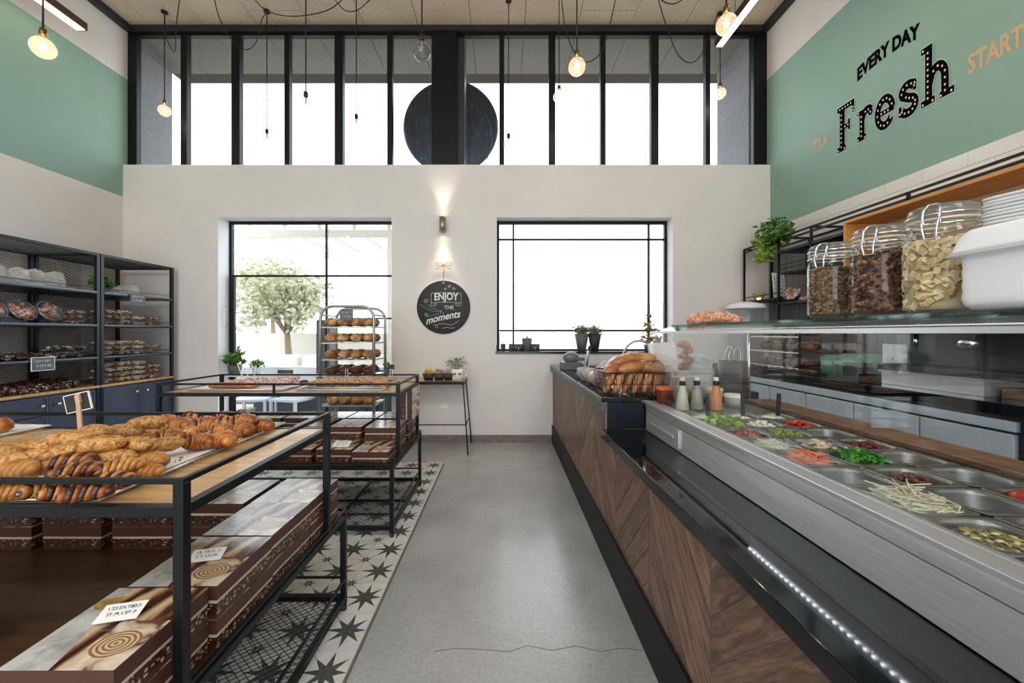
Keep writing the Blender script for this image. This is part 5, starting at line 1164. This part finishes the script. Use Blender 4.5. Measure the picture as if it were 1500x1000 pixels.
def crumple(name, loc, s, mats, lab, cat, grp, seed, sq=(1, 1, .8)):
    mb = MB(); mb.ball((0, 0, 0), s, 12, 0, sq, .45, seed, smooth=False); r_ = random.Random(seed)
    mb.v = [(x + r_.uniform(-.17, .17) * s, y + r_.uniform(-.17, .17) * s, max(z + s * sq[2] * .75 + r_.uniform(-.17, .17) * s, 0)) for x, y, z in mb.v]
    for k in range(6):
        a = r_.random() * 6.3; mb.add([(0, 0, s * 1.1), (s * .9 * math.cos(a), s * .9 * math.sin(a), s * (1.3 + .3 * r_.random())), (s * .9 * math.cos(a + .5), s * .9 * math.sin(a + .5), s * (1.1 + .3 * r_.random()))], [(0, 1, 2)], 0)
    return tag(mb.build(name, mats, None, loc, (0, 0, r_.random() * 6), recalc=False), lab, cat, grp)
WBAG = glassmat('white_bag', (.95, .95, .96, 1), 1.6, .3, '#f4f2f0', .6)
for i, y in enumerate((3.06, 3.19, 3.33, 3.47, 3.6)):
    crumple('paper_bag', (SX + .50 - .02 * (i % 2), y, 1.722), .08 - .006 * (i == 2), [WBAG], 'crumpled translucent bag on the top shelf, %s from the left' % ORD[i], 'bag', 'bags on the top shelf', i + 2, (1, 1, .85))
tr_ = tray('baking_tray', 'thin steel tray under the bags on the top shelf', SX + .46, 3.34, .3, .66, 1.703, 0, False)
def clamshell(loc, rot, r_, lab, grp, seed):
    o = thing('round_clamshell', lab, 'container', loc, rot, grp)
    MB().lathe([(0, 0), (r_ * .85, 0), (r_ * .95, .03), (r_, .034), (r_, .04), (r_ * .93, .044), (r_ * .88, .06), (0, .066)], 28).build('clear_shell', [PLASTIC], o)
    MB().lathe([(r_ * .97, .033), (r_ * 1.03, .036), (r_ * .97, .041)], 28).build('rim', [mat('shell_rim', '#cdd0d6', .2, .3)], o)
    mb = MB(); q = random.Random(seed)
    for k in range(26): a = q.random() * 6.3; d = r_ * .8 * math.sqrt(q.random()); mb.ball((d * math.cos(a), d * math.sin(a), .025), .02, 6, k % 2, (1, 1, .8), .2, k)
    mb.build('cookies', [CR_BRN, CR_PINK], o, kind='stuff', recalc=False)
for i, y in enumerate((3.13, 3.33, 3.53)):
    for b in range(2):
        clamshell((SX + .52 - .06 * b, y + .035 * b - .0, 1.3865 + .092), (0, R(62), R(0)), .095, 'round clear pie shell leaning on the second shelf, %s, %s from the left' % (['front', 'behind'][b], ORD[i]), 'leaning round shells on the second shelf', i)
def tubbox(loc, w_, d, h, fm, lab, grp, seed):
    o = thing('cookie_container', lab, 'container', loc, R(rnd.uniform(-4, 4)), grp)
    me = CB.get((w_, d, h))
    if not me:
        a = MB(); a.loops([rrect(d * .86, w_ * .86, .008, 0), rrect(d, w_, .008, h * .82), rrect(d * 1.04, w_ * 1.04, .008, h * .84), rrect(d * 1.04, w_ * 1.04, .008, h * .9), rrect(d * .92, w_ * .92, .008, h)], cap0=True)
        me = a.mesh('clear_tub', [PLASTIC]); CB[(w_, d, h)] = me
    place(me, 'clear_tub', o)
    key = (w_, d, h, fm.name, seed % 3); m2 = CB.get(key)
    if not m2:
        q = random.Random(seed); b = MB()
        for k in range(46): b.ball((q.uniform(-.38, .38) * d, q.uniform(-.38, .38) * w_, h * q.uniform(.22, .74)), h * .25, 6, k % 2, (1.2, 1.2, .6), .2, k)
        m2 = b.mesh('cookies', [fm, CREAM2]); CB[key] = m2
    place(m2, 'cookies', o, kind='stuff')
CB = {}; CREAM2 = mat('pale_cookie', '#ecd3b8', .6); COOK = mat('brown_cookie', '#a8663c', .6); COOKG = mat('olive_cookie', '#b8a06a', .6); COOKD = mat('dark_cookie', '#45241a', .5)
Y1 = 3.98
lv = [(1.3865, 'second', (3, 3, 2, 2), .052, COOK), (1.0785, 'third', (3, 3, 3, 2), .05, CR_PINK), (.8035, 'lowest', (4, 4, 4, 3), .052, COOK)]
for z, sn, cnt, h, fm in lv:
    for i, n in enumerate(cnt):
        for k in range(n):
            tubbox((SX + .555, Y1 + i * .18, z + k * (h + .001)), .155, .15, h, [fm, COOKG, CREAM2, COOK][i] , 'clear cookie tub, corner unit %s shelf, %s stack, %s up' % (sn, ORD[i], ORD[k]), 'cookie tubs in the corner shelving', i * 3 + k)
for k in range(3): tubbox((SX + .54, 3.72, 1.3865 + k * .045), .16, .15, .043, COOK, 'clear cookie tub beside the leaning shells, %s from the bottom' % ORD[k], 'cookie tubs on the nearer shelving', k)
for k in range(2): tubbox((SX + .52, 3.62, 1.0785 + k * .06), .2, .16, .056, COOKD, 'dark filled tub on the third shelf, %s from the bottom' % ORD[k], 'dark tubs on the third shelf', k)
for k in range(2): tubbox((SX + .50, 3.80 - .0, 1.0785 + k * .056), .1, .14, .05, COOKD, 'small dark tub by the middle post, %s from the bottom' % ORD[k], 'dark tubs by the middle post', k)
DBAG = speck('dark_pastry_pack', [(0.35, '#2a1410'), (0.52, '#4b2a20'), (0.6, '#8e7a70'), (0.7, '#d9d6d6')], 38, .22, .5, .004, 3, rnd_amt=.3)
for i in range(7): crumple('cookie_bag', (SX + .54, 3.05 + i * .075, 1.079), .042, [DBAG], 'small dark wrapped pastry on the third shelf, %s from the left' % ORD[i], 'pastry', 'wrapped pastries on the third shelf', 20 + i, (1.2, 1, .6))
for i in range(9): crumple('cookie_bag', (SX + .58, 3.04 + i * .083, .804), .045, [DBAG], 'wrapped biscuit bag at the front of the oak counter, %s from the left' % ORD[i], 'bag', 'wrapped bags on the oak counter', 40 + i, (1, .95, .75))
for i in range(8): crumple('chocolate_loaf', (SX + .46, 3.06 + i * .09, .804), .06, [CR_DRK, ], 'dark chocolate loaf behind the wrapped bags, %s from the left' % ORD[i], 'bread', 'dark loaves on the oak counter', 60 + i, (1, .95, .85))
card((SX + .672, 3.37, 1.045), (R(90), 0, R(90)), .17, .11, 'grey slate price card clipped below the third shelf', 41, SLATEG, CHALK, grp=None, border=True)
card((SX + .675, 4.24, 1.66), (R(90), 0, R(90)), .17, .12, 'grey slate price card hanging on the corner shelving', 43, SLATEG, CHALK, grp=None)
pot('potted_plant', 'low pot of feathery green leaves on the corner unit top shelf', 'plant', (SX + .52, 4.02, 1.703), .055, .05, POTG, LEAF, 240, .09, .045, 15, None, .8, (.8, .9, .8))
mb = MB()
crumple('paper_bag', (SX + .52, 4.30, 1.703), .075, [WBAG], 'white crumpled paper bag beside the plant on the corner unit', 'bag', None, 77, (1, 1.3, .8))
crumple('paper_bag', (SX + .50, 4.16, 1.703), .055, [WBAG], 'small crumpled grey bag between plant and white bag', 'bag', None, 79, (1, 1.1, .8))
# ------------------------------------------------------------------ things on the tall counter
WC_ = .9305
WIRE = mat('black_wire', '#15161a', .4, .5)
def basket(name, lab, x0, x1, y0, y1, h, handle=False, grp=None, wire=WIRE, t=.0022, pu=.03, z=WC_):
    cx, cy = (x0 + x1) / 2, (y0 + y1) / 2; o = thing(name, lab, 'basket', (cx, cy, z)); a, b = (x1 - x0) / 2, (y1 - y0) / 2
    mb = MB()
    for zz in (.004, h * .5, h): 
        k = .9 + .1 * zz / h; mb.tube([(-a * k, -b * k, zz), (a * k, -b * k, zz), (a * k, b * k, zz), (-a * k, b * k, zz)], t * (1.5 if zz == h else 1), 5, closed=True)
    mb.build('rim', [wire], o, recalc=False)
    mb = MB(); nx, ny = int(2 * a / pu), int(2 * b / pu)
    for i in range(nx + 1):
        u = -1 + 2 * i / nx
        for s_ in (-1, 1): mb.tube([(u * a * .9, s_ * b * .9, .004), (u * a, s_ * b, h)], t * .8, 4, cap=False)
        mb.tube([(u * a * .9, -b * .9, .004), (u * a * .9, b * .9, .004)], t * .8, 4, cap=False)
    for i in range(ny + 1):
        u = -1 + 2 * i / ny
        for s_ in (-1, 1): mb.tube([(s_ * a * .9, u * b * .9, .004), (s_ * a, u * b, h)], t * .8, 4, cap=False)
    mb.build('wire_sides', [wire], o, kind='stuff', recalc=False)
    if handle: MB().tube([(-a * math.cos(R(k)), 0, h + handle * math.sin(R(k))) for k in range(0, 181, 15)], .008, 8).build('handle', [TUBE], o)
    return o
basket('bread_basket', 'black wire basket heaped with long bread loaves at the counter end', .60, .985, 2.37, 2.68, .135)
def baguette_mesh(L, rad, seed, m, slash=True):
    mb = MB(); n = 12; r_ = random.Random(seed); pts = []; rs = []
    for i in range(13):
        s_ = i / 6 - 1; pts.append((s_ * L / 2, .01 * math.sin(s_ * 2 + seed), 0)); rs.append(rad * max(.15, (1 - abs(s_) ** 3.2)) ** .5 * r_.uniform(.97, 1.03))
    mb.tube(pts, rs, n, 0, flat=.82)
    if slash:
        for k in range(3): x = (-.5 + .4 * k) * L * .6; mb.tube([(x, -rad * .35, rad * .76), (x + L * .07, 0, rad * .83), (x + L * .14, rad * .35, rad * .76)], rad * .09, 5, 1)
    return mb.mesh('bread_loaf', [m, CREAM2])
BUNB = speck('brown_bun', [(0.3, '#845028'), (0.55, '#ad7444'), (0.72, '#cf9f70')], 7, .36, .1, .002, 4, rnd_amt=.3)
M_BAG = [baguette_mesh(.20, .044, s, BUNB, s != 1) for s in range(3)]
def loaf(x, y, z, rot, lab, meshes=M_BAG, sc_=1.0, grp='long loaves in the counter basket', name='bread_loaf'):
    o = place(meshes[rnd.randrange(len(meshes))], name, None, (x, y, z), rot); o.scale = (sc_,) * 3; return tag(o, lab, 'bread', grp)
for i in range(6): loaf(.645 + i * .058, 2.455, WC_ + .066, (0, R(-64), R(4 - 3 * i)), 'loaf standing at the front of the wire basket, %s from the left' % ORD[i], sc_=.64)
for i in range(4): loaf(.68 + i * .075, 2.555, WC_ + .075, (0, R(-30), R(5)), 'loaf in the rear of the wire basket, %s from the left' % ORD[i], sc_=.7)
for i, (x, y, z, yaw, ti) in enumerate(((.69, 2.50, .155, 28, -18), (.79, 2.47, .160, 8, -8), (.90, 2.48, .155, -14, 14), (.76, 2.52, .205, 15, -14), (.86, 2.52, .215, -4, 0), (.93, 2.57, .19, -35, 22), (.72, 2.60, .17, 60, -10))):
    loaf(x, y, WC_ + z, (0, R(ti), R(yaw)), 'long glossy loaf heaped above the basket rim, %s' % ['low at the left end', 'low in the middle', 'low at the right end', 'upper left one', 'topmost one', 'curving down at the right', 'pointing away at the left'][i], sc_=.95)
# bagged rolls in a small wire basket, towards the wall
def bagged(x, y, z, s, lab, i):
    o = thing('bagged_bread', lab, 'bread', (x, y, z), R(20 * i), 'clear bags of bread by the basket')
    mb = MB(); mb.ball((0, 0, s * .8), s, 12, 0, (1, 1.1, .8), .35, i, smooth=True); mb.build('clear_bag', [BAG], o, recalc=False)
    mb = MB(); mb.ball((0, 0, s * .75), s * .78, 12, 0, (1, 1.1, .75), .15, i + 3); mb.build('roll', [BUN], o, recalc=False)
for i, (x, y, z, s) in enumerate(((.67, 2.84, WC_, .07), (.67, 3.03, WC_, .07), (.78, 2.92, WC_ + .03, .075), (.66, 3.22, WC_, .065), (.80, 3.1, WC_ + .04, .07))): bagged(x, y, z, s, 'clear-bagged pale roll beside the loaf basket, %s' % ['nearest to it', 'second along the counter edge', 'set back from the edge', 'farthest along the counter edge', 'rearmost one'][i], i)
for i in range(3): loaf(.75 + .05 * i, 2.86 + .1 * i, WC_ + .115 + .02 * i, (0, R(-14), R(50)), 'pale long roll lying on the bagged rolls, %s' % ['lower', 'middle', 'upper'][i], sc_=.9, grp='long rolls on the bags')
# card terminal / scale at the far end
o = thing('till_terminal', 'grey box with a rounded dark machine on top near the wall', 'machine', (.70, 4.15, WC_))
G3 = mat('machine_grey', '#5a5d62', .5); MB().box(-.10, .10, -.12, .12, 0, .075).build('box_body', [G3], o, bevel=.006)
mb = MB().ball((0, 0, .12), .085, 18, 0, (1.0, .8, .72)); mb.build('round_housing', [mat('machine_round', '#6b6e72', .35)], o)
MB().box(.02, .13, -.05, .05, .09, .125).build('spout', [G3], o, bevel=.01)
o = thing('telephone', 'black desk telephone handset standing in front of the window', 'telephone', (.86, 4.05, WC_))
MB().box(-.07, .07, -.08, .08, 0, .05).build('base', [POTB], o, bevel=.01); MB().tube([(-.03, 0, .05), (-.01, 0, .16), (.02, 0, .24)], [.018, .014, .02], 8).build('handset', [mat('handset', '#2a2d33', .3)], o)
tag(MB().box(-.008, .008, -.004, .004, 0, .2).build('steel_knife', [RIM], None, (.80, 4.0, WC_ + .001), (0, R(14), 0)), 'pale flat blade leaning beside the black telephone', 'utensil')
# planters on the right window sill, small pots and glasses
SZ = 1.0845
for i, (px, lab) in enumerate(((852, 'left one of two tall dark grey flared pots on the window sill'), (871, 'right one of two tall dark flared pots on the window sill'))):
    X = (px - 737) / F * 4.88; pot('tall_planter', lab, 'plant', (X, 4.88, SZ), .085 if i == 0 else .08, .21, mat('planter_%s' % ('grey' if i == 0 else 'dark'), '#5c605f' if i == 0 else '#2d3034', .6), LEAFP, 330, .10, .03, 30 + i, None, .55, (1.0, .6, .6), -.02)
pot('potted_plant', 'small grey pot at the left of the right window sill', 'plant', ((772 - 737) / F * 4.9, 4.9, SZ + .0), .06, .155, POTG, LEAFP, 20, .03, .02, 36, None, .8)
SILH = glassmat('silhouette_glass', (.5, .5, .5, 1), 1.5, .1, '#8b8680', .35)  # backlit silhouette of the drinking glasses put into a grey tint
for i, px in enumerate((737, 749, 756, 763, 780, 787)):
    X = (px - 737) / F * 4.87; tag(MB().lathe([(0, 0), (.026, 0), (.03, .085), (.028, .085), (.024, .006), (0, .006)], 16).build('drinking_glass', [SILH], None, (X + .0, 4.86, SZ)), 'silhouette-tinted drinking glass on the right window sill, %s from the left' % ORD[i], 'glass', 'glasses on the window sill')
o = thing('climbing_plant', 'thin climbing plant with reddish leaves at the right of the window sill', 'plant', ((950 - 737) / F * 4.9, 4.9, SZ))
MB().lathe([(0, 0), (.045, 0), (.055, .08), (.045, .08), (0, .075)], 16).build('pot', [POTG], o)
mb = MB(); mb.tube([(0, 0, .07), (.01, 0, .2), (-.01, 0, .34), (.005, 0, .46)], .004, 5); mb.build('stem', [SOIL], o)
mb = MB(); leaves(mb, (0, 0, .26), .12, 90, .045, 90, (.6, .4, 1.6), 0); leaves(mb, (.06, 0, .14), .1, 60, .045, 91, (1.2, .4, .6), 0); mb.build('foliage', [speck('autumn_leaf', [(.35, '#6b4a2c'), (.6, '#9c7b45')], 20, .6, 0)], o, kind='stuff', recalc=False)
# handle basket and things behind the glass end pane
basket('handle_basket', 'round-handled basket of orange bread behind the loaf basket', .96, 1.22, 3.1, 3.36, .17, handle=.14, wire=mat('dark_wire_frame', '#3a342f', .5))
for i, (dx, dy, dz) in enumerate(((-.06, 0, .06), (.05, .02, .06), (0, .0, .13), (-.04, .04, .16))):
    o = place(M_LOAF[i % 4], 'round_loaf', None, (1.09 + dx, 3.22 + dy, WC_ + dz - .03), (0, 0, R(40 * i))); tag(o, 'round loaf in the handled basket, %s' % ['bottom left', 'bottom right', 'upper front', 'topmost'][i], 'bread', 'loaves in the handled basket')
o = thing('paper_sheet_holder', 'stack of tall cream paper sleeves standing in a clear bag', 'paper', (1.07, 2.62, WC_))
for k in range(4): MB().box(-.085, .085, -.002, .002, 0, .30).build('sleeve', [PAPER], o, (0, .012 * k, .01), (R(-4 - k), R(-6 + k * .7), 0))
crumple('clear_bag', (1.02, 2.55, WC_ + .001), .085, [BAG], 'crumpled clear plastic bag in front of the cream sleeves', 'bag', None, 93, (1, .7, 1.1))
crumple('clear_bag', (1.30, 2.66, WC_ + .10), .085, [BAG], 'crumpled clear bag on top of the white openwork basket', 'bag', None, 95, (1, .8, .8))
basket('white_openwork_basket', 'small white wire basket behind the glass of the salad case', 1.13, 1.34, 2.58, 2.74, .12, wire=WHITEP)
M_DR = [roll_mesh('twisted_roll', .12, .032, 30, 5, [CR_GOLD, CR_BRN], .3, .9, 4, .5, .15)]
for i in range(5): goods(M_DR, 'twisted_roll', (1.19 + .03 * (i % 2), 2.66, WC_ + .13 + i * .036), R(20 + 20 * i), 'golden twisted roll stacked behind the cream sleeves, %s from the bottom' % ORD[i], 'bread', 'stack of twisted rolls')
basket('white_openwork_basket', 'white wire basket filled with bread in front of the chrome stand', 1.02, 1.20, 2.42, 2.52, .11, wire=WHITEP)
# round loaf on the glass top
mb = MB()
for k in range(7): mb.ball((-.105 + k * .035, .0, .026 + .012 * math.sin(k * PI / 6)), .045, 10, 0, (1, 1.1, .8), .18, k)
tag(mb.build('seeded_loaf', [speck('seeded_crust', [(0.3, '#a05a34'), (0.5, '#c98762'), (0.62, '#e6cdb4'), (.72, '#7d4a2c')], 70, .6, .4, .004)], None, (1.17, 2.24, 1.349), recalc=False), 'rough reddish loaf lying on the glass shelf by its far end', 'bread')
mb = MB().lathe([(.055, 0), (.062, .004), (.060, .05), (.01, .075), (0, .076)], 20); mb2 = None
o = thing('cake_dome', 'pale domed cake cover with ribbed clear side under the wall shelf', 'cake dome', (2.72, 4.52, .9515))
MB().lathe([(0, 0), (.17, 0), (.18, .02), (.17, .60), (.165, .62)], 28).build('ribbed_side', [PLASTIC], o); MB().lathe([(.2, .62), (.21, .63), (.18, .67), (.06, .70), (0, .70)], 28).build('dome_top', [WHITEP], o)

# ------------------------------------------------------------------ wall shelf rack on the right wall
SXR = 2.83
o = thing('wall_rack', 'black square-tube rack with shelves fixed to the right wall', 'shelf', (3.17, 3.0, 1.6))
rk2 = o; ox, oy, oz = 3.17, 3.0, 1.6
def RB(x0, x1, y0, y1, z0, z1, nm, m=BLACKM): return MB().box(x0 - ox, x1 - ox, y0 - oy, y1 - oy, z0 - oz, z1 - oz).build(nm, [m], rk2)
q = .018
for (y, za, zb) in ((4.75, 1.66, 2.29), (4.16, 1.44, 2.29), (3.72, 1.44, 2.29), (2.83, 2.23, 2.29), (1.9, 2.23, 2.29), (1.0, 2.23, 2.29)):
    RB(SXR, SXR + q, y - q, y, za, zb, 'post'); RB(3.15, 3.15 + q, y - q, y, za, zb, 'post')
    if za < 2: RB(SXR + q, 3.15, y - q, y, zb - q, zb, 'cross_bar'); RB(SXR + q, 3.15, y - q, y, max(za, 1.66), max(za, 1.66) + q, 'cross_bar')
for z in (2.275, 2.235): RB(SXR, SXR + q, .8, 4.732, z, z + .015, 'rail')
RB(3.15, 3.168, .8, 4.732, 2.275, 2.29, 'rail')
RB(SXR, 3.168, 4.165, 4.75, 1.655, 1.672, 'shelf_board'); RB(SXR, 3.168, 3.36, 4.14, 2.12, 2.145, 'shelf_board'); RB(SXR, 3.168, 2.9, 4.14, 1.90, 1.915, 'shelf_board'); RB(SXR, 3.168, 2.9, 4.14, 1.595, 1.612, 'shelf_board')
RB(SXR, SXR + .008, 4.165, 4.73, 1.71, 1.718, 'low_rail')
for z in (1.95, 1.99): RB(SXR, SXR + .008, 2.9, 4.14, z, z + .008, 'low_rail')
o = thing('wooden_wall_box', 'long open oak box shelf on the right wall above the jars', 'shelf', (3.17, 2.1, 1.9))
def WB(x0, x1, y0, y1, z0, z1, nm, m): return MB().box(x0 - 3.17, x1 - 3.17, y0 - 2.1, y1 - 2.1, z0 - 1.9, z1 - 1.9).build(nm, [m], o)
WB(2.83, 3.168, .8, 3.35, 2.205, 2.228, 'top_board', OAKX); WB(2.83, 3.168, .8, 3.35, 1.78, 1.803, 'bottom_board', OAKX); WB(2.83, 3.168, 3.328, 3.35, 1.804, 2.204, 'end_board', OAKX); WB(3.15, 3.168, .8, 3.327, 1.804, 2.204, 'back_board', OAKP)
tag(MB().lathe([(0, 0), (.035, 0), (.04, .02), (.04, .13), (.03, .15), (0, .15)], 18).build('white_cup', [PINKW], None, (3.02, 3.05, 1.804)) if False else MB().lathe([(0, 0), (.035, 0), (.042, .2), (.04, .2), (.033, .01), (0, .01)], 18).build('white_cup', [mat('pinkish_cup', '#dcc9bd', .4)], None, (2.95, 2.93, 1.8045)), 'tall pale cup standing in the oak wall box', 'cup')
# leafy plant on the rack
o = thing('hanging_plant', 'bushy bright green plant spilling over the black wall rack', 'plant', (2.95, 4.3, 2.146 + .145))
MB().lathe([(0, .0), (.06, 0), (.08, .10), (.07, .10), (0, .09)], 16).build('pot', [POTB], o)
for i, (c_, rad, n, sz) in enumerate((((-.03, 0, .11), .17, 330, .06), ((-.12, .06, -.02), .13, 230, .06), ((-.10, -.12, .02), .13, 200, .055), ((-.15, .02, -.16), .09, 120, .055))):
    mb = MB(); leaves(mb, c_, rad, n, sz, 100 + i, (1, 1.1, .85), 0, .2); mb.build('foliage', [[LEAF, LEAFB, LEAF, LEAFB][i]], o, kind='stuff', recalc=False)
# lettered print, picture frames, gold wire bowl and clear shells on the rack
o = thing('lettered_print', 'white print with dark brush lettering leaning in the rack corner', 'print', (2.93, 4.26, 1.673), (R(0), 0, R(12)))
MB().box(-.075, .075, -.004, .004, 0, .27).build('print_board', [CARDW], o, rot=(R(-6), 0, 0))
mb = MB(); 
for k in range(6): scrib(mb, -.06, .06, .045 + k * .036, .0, .022 if k != 4 else .03, 50 + k)
mb.v = [(x, -.0055 - z + 0, y) for x, y, z in mb.v]; mb.build('brush_lettering', [INK], o, rot=(R(-6), 0, 0), kind='stuff', recalc=False)
o = thing('gold_wire_bowl', 'small gold wire bowl with a candle glow on the rack', 'bowl', (2.92, 4.6, 1.673)); mb = MB()
for k in range(12): a = k * PI / 6; mb.tube([(.02 * math.cos(a), .02 * math.sin(a), 0), (.05 * math.cos(a), .05 * math.sin(a), .03), (.065 * math.cos(a + .4), .065 * math.sin(a + .4), .085)], .002, 4)
mb.build('gold_wires', [BRASS], o, kind='stuff', recalc=False); MB().lathe([(0, .0), (.02, 0), (.02, .03), (0, .03)], 12).build('candle', [emis('tea_light', '#ffb35a', 4)], o)
for i, (y, za, s) in enumerate(((3.92, 1.9155, 'upper'), (3.92, 1.6125, 'lower'))):
    o = thing('picture_frame', 'thin dark framed certificate on the %s rack shelf' % s, 'picture frame', (3.02, y, za), (0, 0, R(18)), None)
    MB().box(-.10, .10, -.004, .0, .0, .20).build('certificate', [mat('aged_paper', '#b8aca0', .6)], o); mb = MB(); mb.box(-.108, -.098, -.008, .004, 0, .208); mb.box(.098, .108, -.008, .004, 0, .208); mb.box(-.108, .108, -.008, .004, .198, .208); mb.box(-.108, .108, -.008, .004, 0, .008); mb.build('frame', [mat('walnut_frame', '#2a1c17', .4)], o)
    mb = MB(); scrib(mb, -.05, .05, .12, 0, .014, 80 + i); scrib(mb, -.04, .04, .09, 0, .01, 84 + i); mb.v = [(x, -.006, z_) for x, z_, _ in mb.v]; mb.build('print_lines', [mat('grey_ink', '#6d645c', .7)], o, kind='stuff', recalc=False)
clamshell((2.9, 4.02, 1.6125 + .075), (0, R(-60), R(20)), .08, 'round clear pie shell leaning on the low rack shelf', None, 55)
for i in range(3): goods(M_PINK, 'jam_pastry', (2.9, 3.90 - i * .07, 1.613), R(30 * i), 'reddish pastry on the low rack shelf, %s beyond the pie shell' % ORD[i], 'pastry', 'pastries on the wall rack', 1.2)

# ------------------------------------------------------------------ back counter, refrigerated drawers, machines
bc = thing('refrigerated_counter', 'long stainless drawer counter with black worktop along the right wall', 'refrigerated counter', (2.85, 3.0, 0))
def BB(x0, x1, y0, y1, z0, z1, nm, m, bevel=0): return MB().box(x0 - 2.85, x1 - 2.85, y0 - 3, y1 - 3, z0, z1).build(nm, [m], bc, bevel=bevel)
DSTEEL = speck('drawer_steel', [(0.3, '#becad4'), (0.7, '#ccd8e0')], 40, .36, .05, .0005, metal=.35, sc3=(1, 6, .3))
BB(2.485, 3.17, .9, 4.79, .89, .95, 'worktop', GRANITE, .002); BB(2.53, 3.17, .9, 4.79, .1, .889, 'carcass', POTB)
BB(2.50, 2.529, 1.967, 4.236, .815, .865, 'handle_band', DSTEEL, .002)
for k in range(5):
    ya = 1.967 + k * .4545
    BB(2.50, 2.529, ya + .008, ya + .446, .42, .80, 'drawer_front', DSTEEL, .002); BB(2.50, 2.529, ya + .008, ya + .446, .12, .41, 'drawer_front', DSTEEL, .002)
BB(2.51, 2.529, 4.25, 4.78, .12, .87, 'side_door', NAVYD)
BB(2.50, 2.529, .95, 1.93, .12, .87, 'machine_front', POTB)
# coffee machine and its steel stand
cz = .9515
tag(MB().box(-.22, .22, -.30, .30, 0, .10).box(-.235, -.221, -.31, .31, .085, .10).build('steel_stand', [STEEL], None, (2.87, 2.52, cz)), 'low brushed steel drawer stand under the black coffee machine', 'stand')
o = thing('coffee_machine', 'large black coffee machine with steel group head on its stand', 'coffee machine', (2.87, 2.40, cz + .101))
MB().box(-.05, .26, -.40, .40, .0, .34).build('body', [POTB], o, bevel=.01); MB().box(-.27, -.051, -.40, .40, .24, .34).build('hood', [POTB], o, bevel=.01); MB().box(-.27, -.051, -.40, .40, .0, .04).build('drip_tray', [POTB], o, bevel=.004)
MB().lathe([(0, 0), (.05, 0), (.05, .085), (0, .085)], 20, c=(-.15, -.05, .15)).build('group_head', [CHROME], o); MB().tube([(-.2, .2, .24), (-.21, .2, .16)], .012, 8).build('steam_wand', [CHROME], o)
for k, (y, z, m_) in enumerate(((.16, .3, emis('orange_lamp', '#ff8a2a', 4)), (.30, .08, CHROME))): MB().box(-.275, -.27, y - .015, y + .015, z - .01, z + .01).build('indicator', [m_], o)
tag(MB().box(-.004, .004, -.09, .09, 0, .27).build('white_tablet_card', [mat('pale_blue_card', '#cfd8de', .3)], None, (2.83, 2.91, cz)), 'pale card standing upright left of the coffee machine', 'card')
tag(MB().box(-.06, .06, -.07, .07, 0, .12).build('toothed_box', [POTB], None, (2.75, 3.12, cz)), 'small black box beside the upright pale card', 'box')
tag(MB().box(-.15, .15, -.28, .28, 0, .05).build('chopping_block', [PREP], None, (2.85, 1.9, cz)), 'thick wooden chopping block right of the coffee machine', 'block')
# glass pastry shelves on the back counter
o = thing('pastry_display', 'three-tier glass pastry stand with black posts on the back counter', 'display stand', (2.80, 3.90, cz))
for x in (-.2, .2):
    for y in (-.36, .36): MB().box(x - .01, x + .01, y - .01, y + .01, 0, .44).build('post', [BLACKM], o)
for z in (.03, .17, .31): MB().box(-.21, .21, -.37, .37, z, z + .008).build('glass_tier', [GLASS], o); MB().box(-.213, -.21, -.37, .37, z, z + .01).build('tier_edge', [WHITEP], o)
for j, z in enumerate((.038, .178, .318)):
    for i in range(4 if j else 6):
        n_ = 4 if j else 6
        oo = place(M_LOAFD[(i + j) % 3], 'dark_loaf', None, (2.76, 3.62 + i * (.56 / (n_ - 1)), cz + z + .002), (0, 0, R(90))); oo.scale = (1, 1.1, .75 if j == 0 else 1.0)
        tag(oo, 'dark loaf on the %s tier of the glass stand, %s from the near end' % (['bottom', 'middle', 'top'][j], ORD[i]), 'bread', 'dark loaves on the glass pastry stand')
GRB = glassmat('reflection_green', (.6, .85, .72, 1), 1.5, .15, '#a9d3bd', .75)  # green bins added to stand in for the garden reflected in the case glass
for i, (y, h, w_) in enumerate(((3.40, .15, .16), (3.22, .17, .15))):
    mb = MB(); mb.loops([rrect(.24, w_, .02, 0), rrect(.26, w_ + .015, .02, h), rrect(.2, w_ - .03, .02, h + .015)], cap0=True); tag(mb.build('green_reflection_bin', [GRB], None, (2.86, y, cz)), 'added pale green bin standing in for the reflected garden, %s' % ['left one', 'right one'][i], 'bin', 'added green reflection bins')
tb = tray('black_tray', 'long black tray of dark biscuits along the back counter edge', 2.60, 3.78, .16, .9, cz, 0, False, POTB)
for i in range(9): oo = place(M_LOAFD[i % 3], 'dark_biscuit', None, (2.60, 3.40 + i * .095, cz + .0045), (0, 0, 1.3 * i)); oo.scale = (.7, .6, .35); tag(oo, 'flat dark biscuit on the long black tray, %s from the near end' % ORD[i], 'biscuit', 'dark biscuits on the long black tray')
# utensil pot with tongs and wires beyond the case
o = thing('utensil_pot', 'black pot of wire whisks and tongs beyond the salad case', 'pot', (1.50, 2.62, .001))
MB().box(-.10, .10, -.10, .10, 0, .93).build('stand', [NAVYD], o); MB().lathe([(0, .93), (.085, .93), (.095, 1.12), (.085, 1.12), (0, 1.0)], 20).build('pot', [POTB], o)
mb = MB()
for k in range(5): a = k * 1.25; mb.tube([(.03 * math.cos(a), .03 * math.sin(a), 1.0), (.06 * math.cos(a), .05 * math.sin(a), 1.16), (.03 * math.cos(a + .5), .03 * math.sin(a + .5), 1.22), (0, 0, 1.17), (-.02, 0, 1.0)], .002, 5)
mb.build('whisk_wires', [CHROME], o, kind='stuff', recalc=False)
